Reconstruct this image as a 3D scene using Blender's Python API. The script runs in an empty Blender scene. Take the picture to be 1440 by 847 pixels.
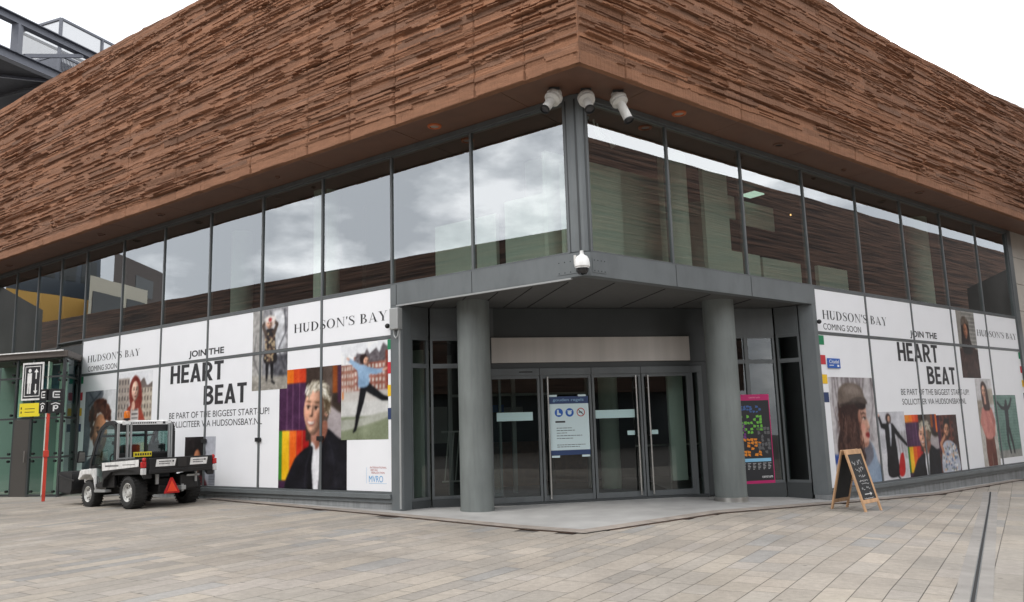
import bpy, bmesh, math, random
import numpy as np
from mathutils import Matrix, Vector
random.seed(7); rng = np.random.default_rng(7)
SC = bpy.context.scene
COL = SC.collection
R = math.radians

# ------------------------------------------------------------------ camera
CORNER = Vector((1.23886, 12.84177, 0)); AL = R(143.97613); AR = R(38.6368)
PITCH, ROLL = 0.1557607, -0.0304477
cam_d = bpy.data.cameras.new('camera'); cam = bpy.data.objects.new('camera', cam_d); COL.objects.link(cam)
cp, sp = math.cos(PITCH), math.sin(PITCH)
fw = Vector((0, cp, sp)); r0 = Vector((1, 0, 0)); u0 = Vector((0, -sp, cp))
rr = r0*math.cos(ROLL) + u0*math.sin(ROLL); uu = -r0*math.sin(ROLL) + u0*math.cos(ROLL)
m = Matrix.Identity(4)
for i in range(3):
    m[i][0] = rr[i]; m[i][1] = uu[i]; m[i][2] = -fw[i]
m[0][3], m[1][3], m[2][3] = 0, 0, 1.6
cam.matrix_world = m
cam_d.sensor_width = 36; cam_d.lens = 1109.48/1440*36; cam_d.clip_end = 2000; cam_d.clip_start = 0.1
SC.camera = cam

# ------------------------------------------------------------------ sky, sun, exposure
SUN_EL, SUN_AZ = R(52), R(238)          # azimuth clockwise from +Y: behind the camera, to its left
W = bpy.data.worlds.new('World'); SC.world = W; W.use_nodes = True
nt = W.node_tree; nt.nodes.clear()
def N(t, kind, **kw):
    n = t.nodes.new(kind)
    for k, v in kw.items():
        if k.startswith('i_'): n.inputs[k[2:].replace('_', ' ')].default_value = v
        else: setattr(n, k, v)
    return n
sky = N(nt, 'ShaderNodeTexSky', sky_type='NISHITA', sun_disc=False, sun_elevation=SUN_EL, sun_rotation=SUN_AZ)
bg1 = N(nt, 'ShaderNodeBackground'); bg1.inputs[1].default_value = 0.12
bg2 = N(nt, 'ShaderNodeBackground'); bg2.inputs[1].default_value = 1.0
tc = N(nt, 'ShaderNodeTexCoord'); mp = N(nt, 'ShaderNodeMapping'); mp.inputs['Scale'].default_value = (1, 1, 2.2); mp.inputs['Location'].default_value = (0.3, 0.1, 0.2)
nz = N(nt, 'ShaderNodeTexNoise', noise_dimensions='3D'); nz.inputs['Scale'].default_value = 3.8; nz.inputs['Detail'].default_value = 7; nz.inputs['Roughness'].default_value = 0.55
cr = N(nt, 'ShaderNodeValToRGB')
e = cr.color_ramp.elements
e[0].position = 0.44; e[0].color = (1.28, 1.31, 1.36, 1); e[1].position = 0.56; e[1].color = (2.75, 2.72, 2.7, 1)
k = e.new(0.50); k.color = (1.85, 1.87, 1.9, 1)
mx = N(nt, 'ShaderNodeMixShader'); mx.inputs[0].default_value = 0.9
out = N(nt, 'ShaderNodeOutputWorld')
L = nt.links.new
L(tc.outputs['Generated'], mp.inputs[0]); L(mp.outputs[0], nz.inputs['Vector']); L(nz.outputs[0], cr.inputs[0]); L(cr.outputs[0], bg2.inputs[0])
sx = N(nt, 'ShaderNodeSeparateXYZ'); ov = N(nt, 'ShaderNodeMapRange'); ov.inputs['From Min'].default_value = 0; ov.inputs['From Max'].default_value = 1; ov.inputs['To Min'].default_value = 0.9; ov.inputs['To Max'].default_value = 1.14
L(tc.outputs['Generated'], sx.inputs[0]); L(sx.outputs['Z'], ov.inputs[0]); L(ov.outputs[0], bg2.inputs[1])
L(sky.outputs[0], bg1.inputs[0]); L(bg1.outputs[0], mx.inputs[1]); L(bg2.outputs[0], mx.inputs[2]); L(mx.outputs[0], out.inputs[0])
sd = bpy.data.lights.new('sun', 'SUN'); sd.energy = 1.1; sd.angle = R(14); sd.color = (1.0, 0.96, 0.9)
so = bpy.data.objects.new('sun', sd); COL.objects.link(so)
sdir = Vector((math.sin(SUN_AZ)*math.cos(SUN_EL), math.cos(SUN_AZ)*math.cos(SUN_EL), math.sin(SUN_EL)))
so.rotation_euler = sdir.to_track_quat('Z', 'Y').to_euler()
so.location = (-10, -15, 30)
SC.view_settings.view_transform = 'Standard'; SC.view_settings.look = 'None'; SC.view_settings.gamma = 1
SC.view_settings.use_curve_mapping = False
SC.view_settings.exposure = 0.12

# ------------------------------------------------------------------ materials
def mat(name, col, rough=0.6, metal=0.0, noise=0.0, nscale=8.0, bump=0.0, bscale=60.0, stretch=None, spec=0.5, emit=None):
    M = bpy.data.materials.new(name); M.use_nodes = True
    t = M.node_tree; b = t.nodes['Principled BSDF']
    b.inputs['Roughness'].default_value = rough; b.inputs['Metallic'].default_value = metal
    b.inputs['Base Color'].default_value = (*col, 1); b.inputs['Specular IOR Level'].default_value = spec
    if emit: b.inputs['Emission Color'].default_value = (*col, 1); b.inputs['Emission Strength'].default_value = emit
    if noise or bump:
        c = N(t, 'ShaderNodeTexCoord'); mpp = N(t, 'ShaderNodeMapping')
        if stretch: mpp.inputs['Scale'].default_value = stretch
        t.links.new(c.outputs['Object'], mpp.inputs[0])
    if noise:
        n = N(t, 'ShaderNodeTexNoise'); n.inputs['Scale'].default_value = nscale; n.inputs['Detail'].default_value = 6
        rp = N(t, 'ShaderNodeMapRange'); rp.inputs['From Min'].default_value = 0.3; rp.inputs['From Max'].default_value = 0.7
        rp.inputs['To Min'].default_value = 1-noise; rp.inputs['To Max'].default_value = 1+noise
        mm = N(t, 'ShaderNodeVectorMath', operation='SCALE'); mm.inputs[0].default_value = col
        t.links.new(mpp.outputs[0], n.inputs['Vector']); t.links.new(n.outputs[0], rp.inputs[0]); t.links.new(rp.outputs[0], mm.inputs['Scale'])
        t.links.new(mm.outputs[0], b.inputs['Base Color'])
        rr_ = N(t, 'ShaderNodeMapRange'); rr_.inputs['To Min'].default_value = max(0, rough-0.1); rr_.inputs['To Max'].default_value = min(1, rough+0.1)
        t.links.new(n.outputs[0], rr_.inputs[0]); t.links.new(rr_.outputs[0], b.inputs['Roughness'])
    if bump:
        n2 = N(t, 'ShaderNodeTexNoise'); n2.inputs['Scale'].default_value = bscale; n2.inputs['Detail'].default_value = 4
        bp = N(t, 'ShaderNodeBump'); bp.inputs['Strength'].default_value = bump; bp.inputs['Distance'].default_value = 0.02
        t.links.new(mpp.outputs[0], n2.inputs['Vector']); t.links.new(n2.outputs[0], bp.inputs['Height']); t.links.new(bp.outputs[0], b.inputs['Normal'])
    return M

def glass(name, base, tint, tilt=0.0):
    M = bpy.data.materials.new(name); M.use_nodes = True; t = M.node_tree; t.nodes.clear()
    lw = N(t, 'ShaderNodeLayerWeight'); lw.inputs[0].default_value = 0.5
    pw = N(t, 'ShaderNodeMath', operation='POWER'); pw.inputs[1].default_value = 4.0
    mr = N(t, 'ShaderNodeMapRange'); mr.inputs['To Min'].default_value = base; mr.inputs['To Max'].default_value = 0.95
    tr = N(t, 'ShaderNodeBsdfTransparent'); tr.inputs[0].default_value = (*tint, 1)
    gl = N(t, 'ShaderNodeBsdfGlossy'); gl.inputs['Roughness'].default_value = 0.0; gl.inputs[0].default_value = (0.93, 0.97, 1.0, 1)
    mxs = N(t, 'ShaderNodeMixShader'); o = N(t, 'ShaderNodeOutputMaterial')
    # slight waviness of float glass
    c = N(t, 'ShaderNodeTexCoord'); n = N(t, 'ShaderNodeTexNoise'); n.inputs['Scale'].default_value = 0.9; n.inputs['Detail'].default_value = 0
    bp = N(t, 'ShaderNodeBump'); bp.inputs['Strength'].default_value = 0.05; bp.inputs['Distance'].default_value = 0.02
    t.links.new(c.outputs['Object'], n.inputs['Vector']); t.links.new(n.outputs[0], bp.inputs['Height']); t.links.new(bp.outputs[0], gl.inputs['Normal'])
    t.links.new(lw.outputs['Facing'], pw.inputs[0]); t.links.new(pw.outputs[0], mr.inputs[0]); t.links.new(mr.outputs[0], mxs.inputs[0])
    t.links.new(tr.outputs[0], mxs.inputs[1]); t.links.new(gl.outputs[0], mxs.inputs[2]); t.links.new(mxs.outputs[0], o.inputs[0])
    return M

def attr_mat(name, attr, rough=0.7, spec=0.3, bump=0.0, bscale=40, noise=0.0, nscale=5, stretch=(1, 1, 1)):
    M = mat(name, (0.5, 0.5, 0.5), rough, bump=bump, bscale=bscale, spec=spec, stretch=stretch)
    t = M.node_tree; b = t.nodes['Principled BSDF']
    a = N(t, 'ShaderNodeAttribute', attribute_name=attr)
    if noise:
        c = N(t, 'ShaderNodeTexCoord'); mpp = N(t, 'ShaderNodeMapping'); mpp.inputs['Scale'].default_value = stretch
        n = N(t, 'ShaderNodeTexNoise'); n.inputs['Scale'].default_value = nscale; n.inputs['Detail'].default_value = 8; n.inputs['Roughness'].default_value = 0.65
        rp = N(t, 'ShaderNodeMapRange'); rp.inputs['From Min'].default_value = 0.3; rp.inputs['From Max'].default_value = 0.7
        rp.inputs['To Min'].default_value = 1-noise; rp.inputs['To Max'].default_value = 1+noise
        mm = N(t, 'ShaderNodeVectorMath', operation='SCALE')
        t.links.new(c.outputs['Object'], mpp.inputs[0]); t.links.new(mpp.outputs[0], n.inputs['Vector']); t.links.new(n.outputs[0], rp.inputs[0])
        t.links.new(a.outputs['Color'], mm.inputs[0]); t.links.new(rp.outputs[0], mm.inputs['Scale']); t.links.new(mm.outputs[0], b.inputs['Base Color'])
    else: t.links.new(a.outputs['Color'], b.inputs['Base Color'])
    return M

M_STONE = attr_mat('brown_stone', 'tint', 0.85, 0.2, bump=0.45, bscale=14, noise=0.22, nscale=2.2, stretch=(1, 1, 7))
M_PAVE = attr_mat('paving_stone', 'tint', 0.75, 0.3, bump=0.25, bscale=45, noise=0.12, nscale=14)
M_PRINT = attr_mat('printed_film', 'tint', 0.4, 0.2)
M_FILM = mat('white_film', (0.80, 0.81, 0.84), 0.45, spec=0.4, noise=0.02, nscale=1.5)
M_INK = mat('black_ink', (0.022, 0.022, 0.026), 0.5)
M_FRAME = mat('grey_frame', (0.105, 0.115, 0.119), 0.42, noise=0.06, nscale=3, spec=0.5)
M_FRAMED = mat('dark_frame', (0.046, 0.051, 0.053), 0.45, noise=0.06, nscale=3)
M_CLAD = mat('grey_cladding', (0.128, 0.142, 0.148), 0.45, noise=0.07, nscale=1.2)
M_COLUMN = mat('column_paint', (0.165, 0.183, 0.178), 0.55, noise=0.1, nscale=1.4, bump=0.06, bscale=25)
M_SOFFIT = mat('brown_soffit', (0.135, 0.066, 0.042), 0.55, noise=0.08, nscale=0.8)
M_CSOFFIT = mat('canopy_soffit', (0.10, 0.10, 0.098), 0.6, noise=0.05)
M_JOINT = mat('joint_black', (0.012, 0.012, 0.012), 0.8)
M_STEEL = mat('brushed_steel', (0.55, 0.54, 0.52), 0.32, 1.0, noise=0.1, nscale=4, stretch=(1, 1, 12))
M_HEADER = mat('header_steel', (0.47, 0.44, 0.41), 0.5, 0.25, noise=0.16, nscale=0.9, stretch=(2.5, 2.5, 0.1))
M_GLASS = glass('facade_glass', 0.315, (0.68, 0.76, 0.71))
M_GLASSD = glass('door_glass', 0.085, (0.56, 0.64, 0.61))
M_GLASSG = glass('kiosk_glass', 0.07, (0.66, 0.86, 0.78))
M_CABGL = glass('cab_glass', 0.10, (0.40, 0.54, 0.51))
M_CONC = mat('apron_concrete', (0.34, 0.335, 0.325), 0.75, noise=0.1, nscale=2.2, bump=0.1, bscale=60)
M_KERB = mat('kerb_stone', (0.27, 0.235, 0.205), 0.8, noise=0.2, nscale=4, bump=0.2)
M_RUST = mat('rust_edge', (0.10, 0.055, 0.035), 0.8, noise=0.3, nscale=12)
M_PLINTH = mat('plinth_grey', (0.24, 0.25, 0.255), 0.7, noise=0.12, nscale=3)
M_BASE = mat('ground_joint', (0.11, 0.10, 0.09), 0.9, noise=0.2, nscale=3)
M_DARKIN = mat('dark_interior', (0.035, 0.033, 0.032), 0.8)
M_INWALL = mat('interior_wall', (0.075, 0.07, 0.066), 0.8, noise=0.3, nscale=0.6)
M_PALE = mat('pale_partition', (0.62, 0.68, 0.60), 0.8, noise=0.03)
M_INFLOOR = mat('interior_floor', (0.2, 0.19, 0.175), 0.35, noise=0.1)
M_WHITE = mat('white_paint', (0.78, 0.78, 0.77), 0.4, noise=0.04)
M_CAMW = mat('camera_white', (0.62, 0.61, 0.58), 0.45, noise=0.08, nscale=12)
M_BLACK = mat('black_plastic', (0.011, 0.011, 0.012), 0.48, noise=0.15, nscale=9)
M_TYRE = mat('tyre_rubber', (0.022, 0.022, 0.022), 0.85, bump=0.5, bscale=30, noise=0.25)
M_RIM = mat('rim_paint', (0.62, 0.62, 0.60), 0.4, noise=0.08, nscale=20)
M_GREYB = mat('grey_bar', (0.36, 0.37, 0.37), 0.4, 0.3)
M_RED = mat('red_reflector', (0.80, 0.06, 0.02), 0.35)
M_REDP = mat('red_paint', (0.62, 0.055, 0.03), 0.45, noise=0.08)
M_TAIL = mat('tail_lens', (0.45, 0.02, 0.02), 0.2)
M_CLEAR = mat('clear_lens', (0.6, 0.6, 0.6), 0.2)
M_ORANGE = mat('orange_lens', (0.6, 0.15, 0.015), 0.2)
M_YELLOW = mat('yellow_sign', (0.80, 0.66, 0.03), 0.5)
M_WOOD = mat('pine_wood', (0.50, 0.30, 0.165), 0.6, noise=0.22, nscale=9, stretch=(1, 1, 0.15))
M_CHALK = mat('chalkboard', (0.018, 0.019, 0.021), 0.7, noise=0.4, nscale=6)
M_CHALKW = mat('chalk', (0.6, 0.6, 0.6), 0.9)
M_BLUE = mat('sign_blue', (0.015, 0.10, 0.42), 0.45)
M_NAVY = mat('navy_ink', (0.02, 0.045, 0.13), 0.5)
M_PINK = mat('pink_ink', (0.50, 0.015, 0.14), 0.5)
M_BEIGE = mat('beige_stone', (0.42, 0.39, 0.35), 0.8, noise=0.06, nscale=2)
M_GALV = mat('galvanised_steel', (0.095, 0.102, 0.125), 0.5, 0.1, noise=0.12)
M_DECK = mat('deck_underside', (0.06, 0.062, 0.068), 0.8, noise=0.2)
M_LAMP = mat('lamp_glow', (1.0, 0.55, 0.2), 0.5, emit=4)
M_LAMPC = mat('panel_glow', (0.75, 1.0, 0.85), 0.5, emit=0.9)
def cmat(c): return mat('ink', c, 0.5)

def weather(M):
    t = M.node_tree; b = t.nodes['Principled BSDF']; src = b.inputs['Base Color'].links[0].from_socket
    c = N(t, 'ShaderNodeTexCoord')
    n = N(t, 'ShaderNodeTexNoise'); n.inputs['Scale'].default_value = 0.45; n.inputs['Detail'].default_value = 7; n.inputs['Roughness'].default_value = .62
    rp = N(t, 'ShaderNodeMapRange'); rp.inputs['From Min'].default_value = .32; rp.inputs['From Max'].default_value = .62; rp.inputs['To Min'].default_value = .75; rp.inputs['To Max'].default_value = 1.05
    v = N(t, 'ShaderNodeTexVoronoi'); v.inputs['Scale'].default_value = 2.3; v.inputs['Randomness'].default_value = 1
    rv = N(t, 'ShaderNodeMapRange'); rv.inputs['From Min'].default_value = .045; rv.inputs['From Max'].default_value = .075; rv.inputs['To Min'].default_value = .62; rv.inputs['To Max'].default_value = 1
    sp_ = N(t, 'ShaderNodeSeparateColor'); th = N(t, 'ShaderNodeMath', operation='GREATER_THAN'); th.inputs[1].default_value = .45
    mxx = N(t, 'ShaderNodeMath', operation='MAXIMUM'); mu = N(t, 'ShaderNodeMath', operation='MULTIPLY'); sc_ = N(t, 'ShaderNodeVectorMath', operation='SCALE')
    K = t.links.new
    K(c.outputs['Object'], n.inputs['Vector']); K(n.outputs[0], rp.inputs[0]); K(c.outputs['Object'], v.inputs['Vector']); K(v.outputs['Distance'], rv.inputs[0])
    K(v.outputs['Color'], sp_.inputs[0]); K(sp_.outputs[0], th.inputs[0]); K(rv.outputs[0], mxx.inputs[0]); K(th.outputs[0], mxx.inputs[1])
    K(rp.outputs[0], mu.inputs[0]); K(mxx.outputs[0], mu.inputs[1]); K(src, sc_.inputs[0]); K(mu.outputs[0], sc_.inputs['Scale']); K(sc_.outputs[0], b.inputs['Base Color'])
weather(M_PAVE); weather(M_CONC); weather(M_KERB)
def grime(M, lo=.72, sc=(5, 5, .35)):
    t = M.node_tree; b = t.nodes['Principled BSDF']; src = b.inputs['Base Color'].links[0].from_socket; K = t.links.new
    c = N(t, 'ShaderNodeTexCoord'); mp_ = N(t, 'ShaderNodeMapping'); mp_.inputs['Scale'].default_value = sc; n = N(t, 'ShaderNodeTexNoise'); n.inputs['Scale'].default_value = 1.6; n.inputs['Detail'].default_value = 8; n.inputs['Roughness'].default_value = .6
    rp = N(t, 'ShaderNodeMapRange'); rp.inputs['From Min'].default_value = .33; rp.inputs['From Max'].default_value = .55; rp.inputs['To Min'].default_value = lo; rp.inputs['To Max'].default_value = 1.03; sc_ = N(t, 'ShaderNodeVectorMath', operation='SCALE')
    K(c.outputs['Object'], mp_.inputs[0]); K(mp_.outputs[0], n.inputs['Vector']); K(n.outputs[0], rp.inputs[0]); K(src, sc_.inputs[0]); K(rp.outputs[0], sc_.inputs['Scale']); K(sc_.outputs[0], b.inputs['Base Color'])
grime(M_COLUMN, .80, (3, 3, .4)); grime(M_PLINTH)
for M_ in (M_CLAD, M_FRAME, M_SOFFIT): grime(M_, .88, (2, 2, .8))
grime(M_WHITE, .8, (6, 6, 3)); grime(M_BLACK, .6, (6, 6, 6)); grime(M_RIM, .6, (9, 9, 9))
# ------------------------------------------------------------------ mesh builder
class MB:
    def __init__(s): s.b = bmesh.new(); s.e = 0.0
    def box(s, x0, x1, y0, y1, z0, z1, bev=0.0, M=None):
        mm = Matrix.Translation(((x0+x1)/2, (y0+y1)/2, (z0+z1)/2)) @ Matrix.Diagonal((abs(x1-x0), abs(y1-y0), abs(z1-z0), 1))
        if M is not None: mm = M @ mm
        r = bmesh.ops.create_cube(s.b, size=1, matrix=mm)
        if bev:
            ed = list({e for v in r['verts'] for e in v.link_edges})
            bmesh.ops.bevel(s.b, geom=ed, offset=bev, segments=2, affect='EDGES', profile=0.5)
        return s
    def bar(s, p, q, w, h=None, bev=0.0, up=(0, 0, 1)):
        p, q = Vector(p), Vector(q); h = h or w; d = q-p; l = d.length
        z = d.normalized(); x = Vector(up).cross(z)
        if x.length < 1e-4: x = Vector((1, 0, 0)).cross(z)
        x.normalize(); y = z.cross(x)
        mm = Matrix((( x.x, y.x, z.x, p.x), (x.y, y.y, z.y, p.y), (x.z, y.z, z.z, p.z), (0, 0, 0, 1)))
        return s.box(-w/2, w/2, -h/2, h/2, 0, l, bev, mm)
    def cyl(s, p, q, r1, r2=None, n=20):
        p, q = Vector(p), Vector(q); r2 = r1 if r2 is None else r2; d = q-p
        rot = d.to_track_quat('Z', 'Y').to_matrix().to_4x4()
        bmesh.ops.create_cone(s.b, cap_ends=True, segments=n, radius1=r1, radius2=r2, depth=d.length, matrix=Matrix.Translation((p+q)/2) @ rot)
        return s
    def tube(s, pts, r, n=8):
        for a, b in zip(pts[:-1], pts[1:]): s.cyl(a, b, r, n=n)
        return s
    def sph(s, c, r, sc=(1, 1, 1), n=16):
        bmesh.ops.create_uvsphere(s.b, u_segments=n, v_segments=n//2, radius=r, matrix=Matrix.Translation(c) @ Matrix.Diagonal((*sc, 1))); return s
    def face(s, pts):
        s.b.faces.new([s.b.verts.new(p) for p in pts]); return s
    def prism(s, pts, d, bev=0.0):
        v = [s.b.verts.new(p) for p in pts]; f = s.b.faces.new(v)
        g = bmesh.ops.extrude_face_region(s.b, geom=[f])
        nv = [x for x in g['geom'] if isinstance(x, bmesh.types.BMVert)]
        bmesh.ops.translate(s.b, vec=Vector(d), verts=nv)
        if bev:
            ed = list({e for x in v+nv for e in x.link_edges})
            bmesh.ops.bevel(s.b, geom=ed, offset=bev, segments=2, affect='EDGES')
        return s
    def lathe(s, prof, c, axis, n=28):
        axis = Vector(axis).normalized(); rot = axis.to_track_quat('Z', 'Y').to_matrix(); rings = []
        for r, h in prof:
            rings.append([s.b.verts.new(Vector(c) + rot @ Vector((r*math.cos(2*math.pi*i/n), r*math.sin(2*math.pi*i/n), h))) for i in range(n)])
        for a, b in zip(rings[:-1], rings[1:]):
            for i in range(n): s.b.faces.new((a[i], a[(i+1) % n], b[(i+1) % n], b[i]))
        return s
    def disc(s, cx, cz, r, y, n=28, r2=0.0, sx=1.0):
        if r2:
            for i in range(n):
                a, b = 2*math.pi*i/n, 2*math.pi*(i+1)/n
                s.face([(cx+sx*r*math.cos(a), y, cz+r*math.sin(a)), (cx+sx*r*math.cos(b), y, cz+r*math.sin(b)), (cx+sx*r2*math.cos(b), y, cz+r2*math.sin(b)), (cx+sx*r2*math.cos(a), y, cz+r2*math.sin(a))])
        else: s.face([(cx+sx*r*math.cos(2*math.pi*i/n), y, cz+r*math.sin(2*math.pi*i/n)) for i in range(n)])
        return s
    def quad(s, x0, x1, z0, z1, y=0.0): return s.face([(x0, y, z0), (x1, y, z0), (x1, y, z1), (x0, y, z1)])
    def line(s, pts, w, y=0.0):
        for (a, b), (c, d) in zip(pts[:-1], pts[1:]):
            l = math.hypot(c-a, d-b) or 1e-6; nx, nz_ = -(d-b)/l*w/2, (c-a)/l*w/2
            s.face([(a+nx, y, b+nz_), (a-nx, y, b-nz_), (c-nx, y, d-nz_), (c+nx, y, d+nz_)])
        return s

def finish(name, me, material, parent, smooth):
    if material is not None:
        for q in (material if isinstance(material, list) else [material]): me.materials.append(q)
    o = bpy.data.objects.new(name, me); COL.objects.link(o)
    if parent is not None: o.parent = parent
    if smooth:
        me.polygons.foreach_set('use_smooth', [True]*len(me.polygons))
        try: me.set_sharp_from_angle(angle=R(35))
        except Exception: pass
    return o
def obj(name, mb, material, parent=None, M=None, smooth=False, recalc=True):
    b = mb.b
    if M is not None: bmesh.ops.transform(b, matrix=M, verts=b.verts)
    if recalc: bmesh.ops.recalc_face_normals(b, faces=b.faces)
    me = bpy.data.meshes.new(name); b.to_mesh(me); b.free()
    return finish(name, me, material, parent, smooth)
def grid_obj(name, co, faces, cols, material, parent=None):
    me = bpy.data.meshes.new(name)
    me.from_pydata(co.tolist() if hasattr(co, 'tolist') else co, [], faces.tolist() if hasattr(faces, 'tolist') else faces)
    a = me.attributes.new('tint', 'FLOAT_COLOR', 'POINT')
    c4 = np.ones((len(co), 4), np.float32); c4[:, :3] = cols
    a.data.foreach_set('color', c4.ravel())
    return finish(name, me, material, parent, False)
def tag(o, label, cat, group=None):
    o['label'] = label; o['category'] = cat
    if group: o['group'] = group
    return o
def empty(name, loc, rz=0.0):
    o = bpy.data.objects.new(name, None); COL.objects.link(o); o.empty_display_size = 0.3
    o.matrix_basis = Matrix.Translation(loc) @ Matrix.Rotation(rz, 4, 'Z'); return o
def world_child(o, parent):
    o.parent = parent; o.matrix_parent_inverse = parent.matrix_basis.inverted(); return o
def struct(o): o['kind'] = 'structure'; return o

# ------------------------------------------------------------------ ground height (falls to the right)
GX = [-60, -12, -9.5, -7, -2.3, 0, 3.4, 10, 15, 60]
GZ = [.1, .08, .08, .12, .05, 0, 0, -.34, -.38, -.4]
def G(x): return float(np.interp(x, GX, GZ))
def drape(b, dz):
    for x in GX[1:-1]:
        bmesh.ops.bisect_plane(b, geom=list(b.verts)+list(b.edges)+list(b.faces), plane_co=(x, 0, 0), plane_no=(1, 0, 0))
    for v in b.verts: v.co.z = G(v.co.x) + dz

# facade frames: X reading direction, Y into the building, Z up
eL = Vector((-math.cos(AL), -math.sin(AL), 0)); nL = Vector((-math.sin(AL), math.cos(AL), 0)); nL = nL if nL.y < 0 else -nL
eR = Vector((math.cos(AR), math.sin(AR), 0)); nR = Vector((-math.sin(AR), math.cos(AR), 0)); nR = nR if nR.y < 0 else -nR
def frame(e_, n_, o):
    f = Matrix.Identity(4)
    for i in range(3): f[i][0] = e_[i]; f[i][1] = -n_[i]; f[i][3] = o[i]
    return f
ML = frame(eL, nL, CORNER); MR = frame(eR, nR, CORNER)
def Lp(s, off, z=0.0): return CORNER - eL*s + nL*off + Vector((0, 0, z))
def Rp(s, off, z=0.0): return CORNER + eR*s + nR*off + Vector((0, 0, z))
def frame2(P, Q):                       # any vertical plane from P to Q (left to right), Y away from the viewer
    P, Q = Vector((*P[:2], 0)), Vector((*Q[:2], 0)); e_ = (Q-P).normalized(); n_ = Vector((e_.y, -e_.x, 0))
    return frame(e_, n_, P), (Q-P).length

# ------------------------------------------------------------------ ground sheets
g = MB(); g.face([(-60, -40, 0), (60, -40, 0), (60, 80, 0), (-60, 80, 0)]); drape(g.b, -0.012)
struct(obj('ground', g, M_BASE))
KERB = [Lp(34, -.35), Lp(10.25, .25), Vector((0.95, 11.87, 0)), Rp(7.99, .53), Rp(16.6, .28), Rp(34, -.2)]
def inside_apron(p):                    # behind the kerb line
    for a, b in zip(KERB[:-1], KERB[1:]):
        pass
    if p.x < KERB[1].x: return (p-CORNER).dot(nL) < .2
    if p.x > KERB[3].x: return (p-CORNER).dot(nR) < .35
    l = (KERB[2]-KERB[1]).normalized(); r = (KERB[3]-KERB[2]).normalized()
    return (l.x*(p.y-KERB[2].y)-l.y*(p.x-KERB[2].x)) > 0.12 and (r.x*(p.y-KERB[2].y)-r.y*(p.x-KERB[2].x)) > 0.12
def paving():
    a = R(57.6); d = np.array([math.cos(a), math.sin(a)]); n = np.array([-d[1], d[0]])
    b = bmesh.new(); lay = b.verts.layers.float_color.new('tint')
    pal = [(150, 141, 130), (158, 148, 136), (141, 135, 127), (165, 154, 139), (134, 129, 123), (152, 145, 136), (146, 136, 124), (170, 158, 144), (148, 141, 135)]
    lin = lambda c: ((c/255+0.055)/1.055)**2.4
    v = -24.0
    while v < 36:
        w = random.choice([0.22, 0.27, 0.27, 0.31, 0.36]); u = -16.0-random.random()
        while u < 36:
            l = random.uniform(0.42, 1.15) if random.random() > 0.2 else random.uniform(0.22, 0.42)
            cx_, cy_ = d*(u+l/2)+n*(v+w/2)
            P = Vector((cx_, cy_, 0))
            if -24 < cx_ < 26 and 1.5 < cy_ < 32 and not inside_apron(P):
                gp = 0.0035
                q = [d*(u+gp)+n*(v+gp), d*(u+l-gp)+n*(v+gp), d*(u+l-gp)+n*(v+w-gp), d*(u+gp)+n*(v+w-gp)]
                c = np.array(random.choice(pal), float); c = c*.4+np.array((156, 149, 140.))*.6
                if random.random() < .05: c = np.array((142, 139, 135.))
                c *= random.uniform(.97, 1.04)
                cl = [lin(x)*k_ for x, k_ in zip(c, (.93, .94, .945))]
                vs = [b.verts.new((x[0], x[1], 0)) for x in q]
                for x in vs: x[lay] = (*cl, 1)
                b.faces.new(vs)
            u += l
        v += w
    drape(b, 0.0)
    bmesh.ops.recalc_face_normals(b, faces=b.faces)
    for f in b.faces:
        if f.normal.z < 0: f.normal_flip()
    me = bpy.data.meshes.new('paving'); b.to_mesh(me); b.free()
    struct(finish('paving', me, M_PAVE, None, False))
paving()
# apron between kerb and building
g = MB(); g.face([KERB[1], KERB[2], KERB[3], KERB[4], Rp(16.6, -.3), Rp(6.8, -.3), (6.3, 17.4, 0), (5.8, 17.8, 0), (3.7, 17.4, 0), (-.4, 16.6, 0), (-1.8, 16.3, 0), Lp(4.4, -.3), Lp(10.25, -.3)])
drape(g.b, 0.012); struct(obj('entrance_apron', g, M_CONC))
def inset(P, Q, S, d):                  # corner point moved inside by d
    a = (Q-P).normalized(); b = (S-Q).normalized(); na = Vector((-a.y, a.x, 0)); nb = Vector((-b.y, b.x, 0))
    h = (na+nb).normalized(); return Q + h*(d/h.dot(na))
k1 = inset(KERB[1], KERB[2], KERB[3], .32); k0 = Lp(10.25, -.02); k2 = Rp(7.99, .25); k3 = Rp(16.6, .08)
g = MB(); g.face([KERB[1], KERB[2], k1, k0]); g.face([KERB[2], KERB[3], k2, k1]); g.face([KERB[3], KERB[4], k3, k2]); drape(g.b, 0.016)
struct(obj('kerb_strip', g, M_KERB))
g = MB()
for A, B in ((KERB[1], KERB[1].lerp(KERB[2], .985)), (KERB[2].lerp(KERB[3], .06), KERB[3]), (KERB[3], KERB[4])):
    dd = (B-A).normalized(); nn = Vector((dd.y, -dd.x, 0))*0.04
    g.face([A, B, B+nn, A+nn])
drape(g.b, 0.006); struct(obj('kerb_edge', g, M_RUST))
# slot drain with steel lips and a band of long slabs each side
DA, DB = Vector((11.43, 19.63, 0)), Vector((2.6, 5.0, 0)); dd = (DA-DB).normalized(); nn = Vector((-dd.y, dd.x, 0))
def strip(o0, o1, dz, m_, name, kk=True):
    g = MB(); g.face([DB+nn*o0, DA+nn*o0, DA+nn*o1, DB+nn*o1]); drape(g.b, dz); return struct(obj(name, g, m_))
M_BAND = mat('drain_band', (0.262, 0.247, 0.23), 0.8, noise=0.14, nscale=3, bump=0.15)
weather(M_BAND); strip(-.15, .15, .003, M_BAND, 'drain_band'); strip(-.014, .014, .0065, M_JOINT, 'drain_slot')
strip(.014, .022, .008, M_FRAME, 'drain_lip'); strip(-.022, -.014, .008, M_FRAME, 'drain_lip')

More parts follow.
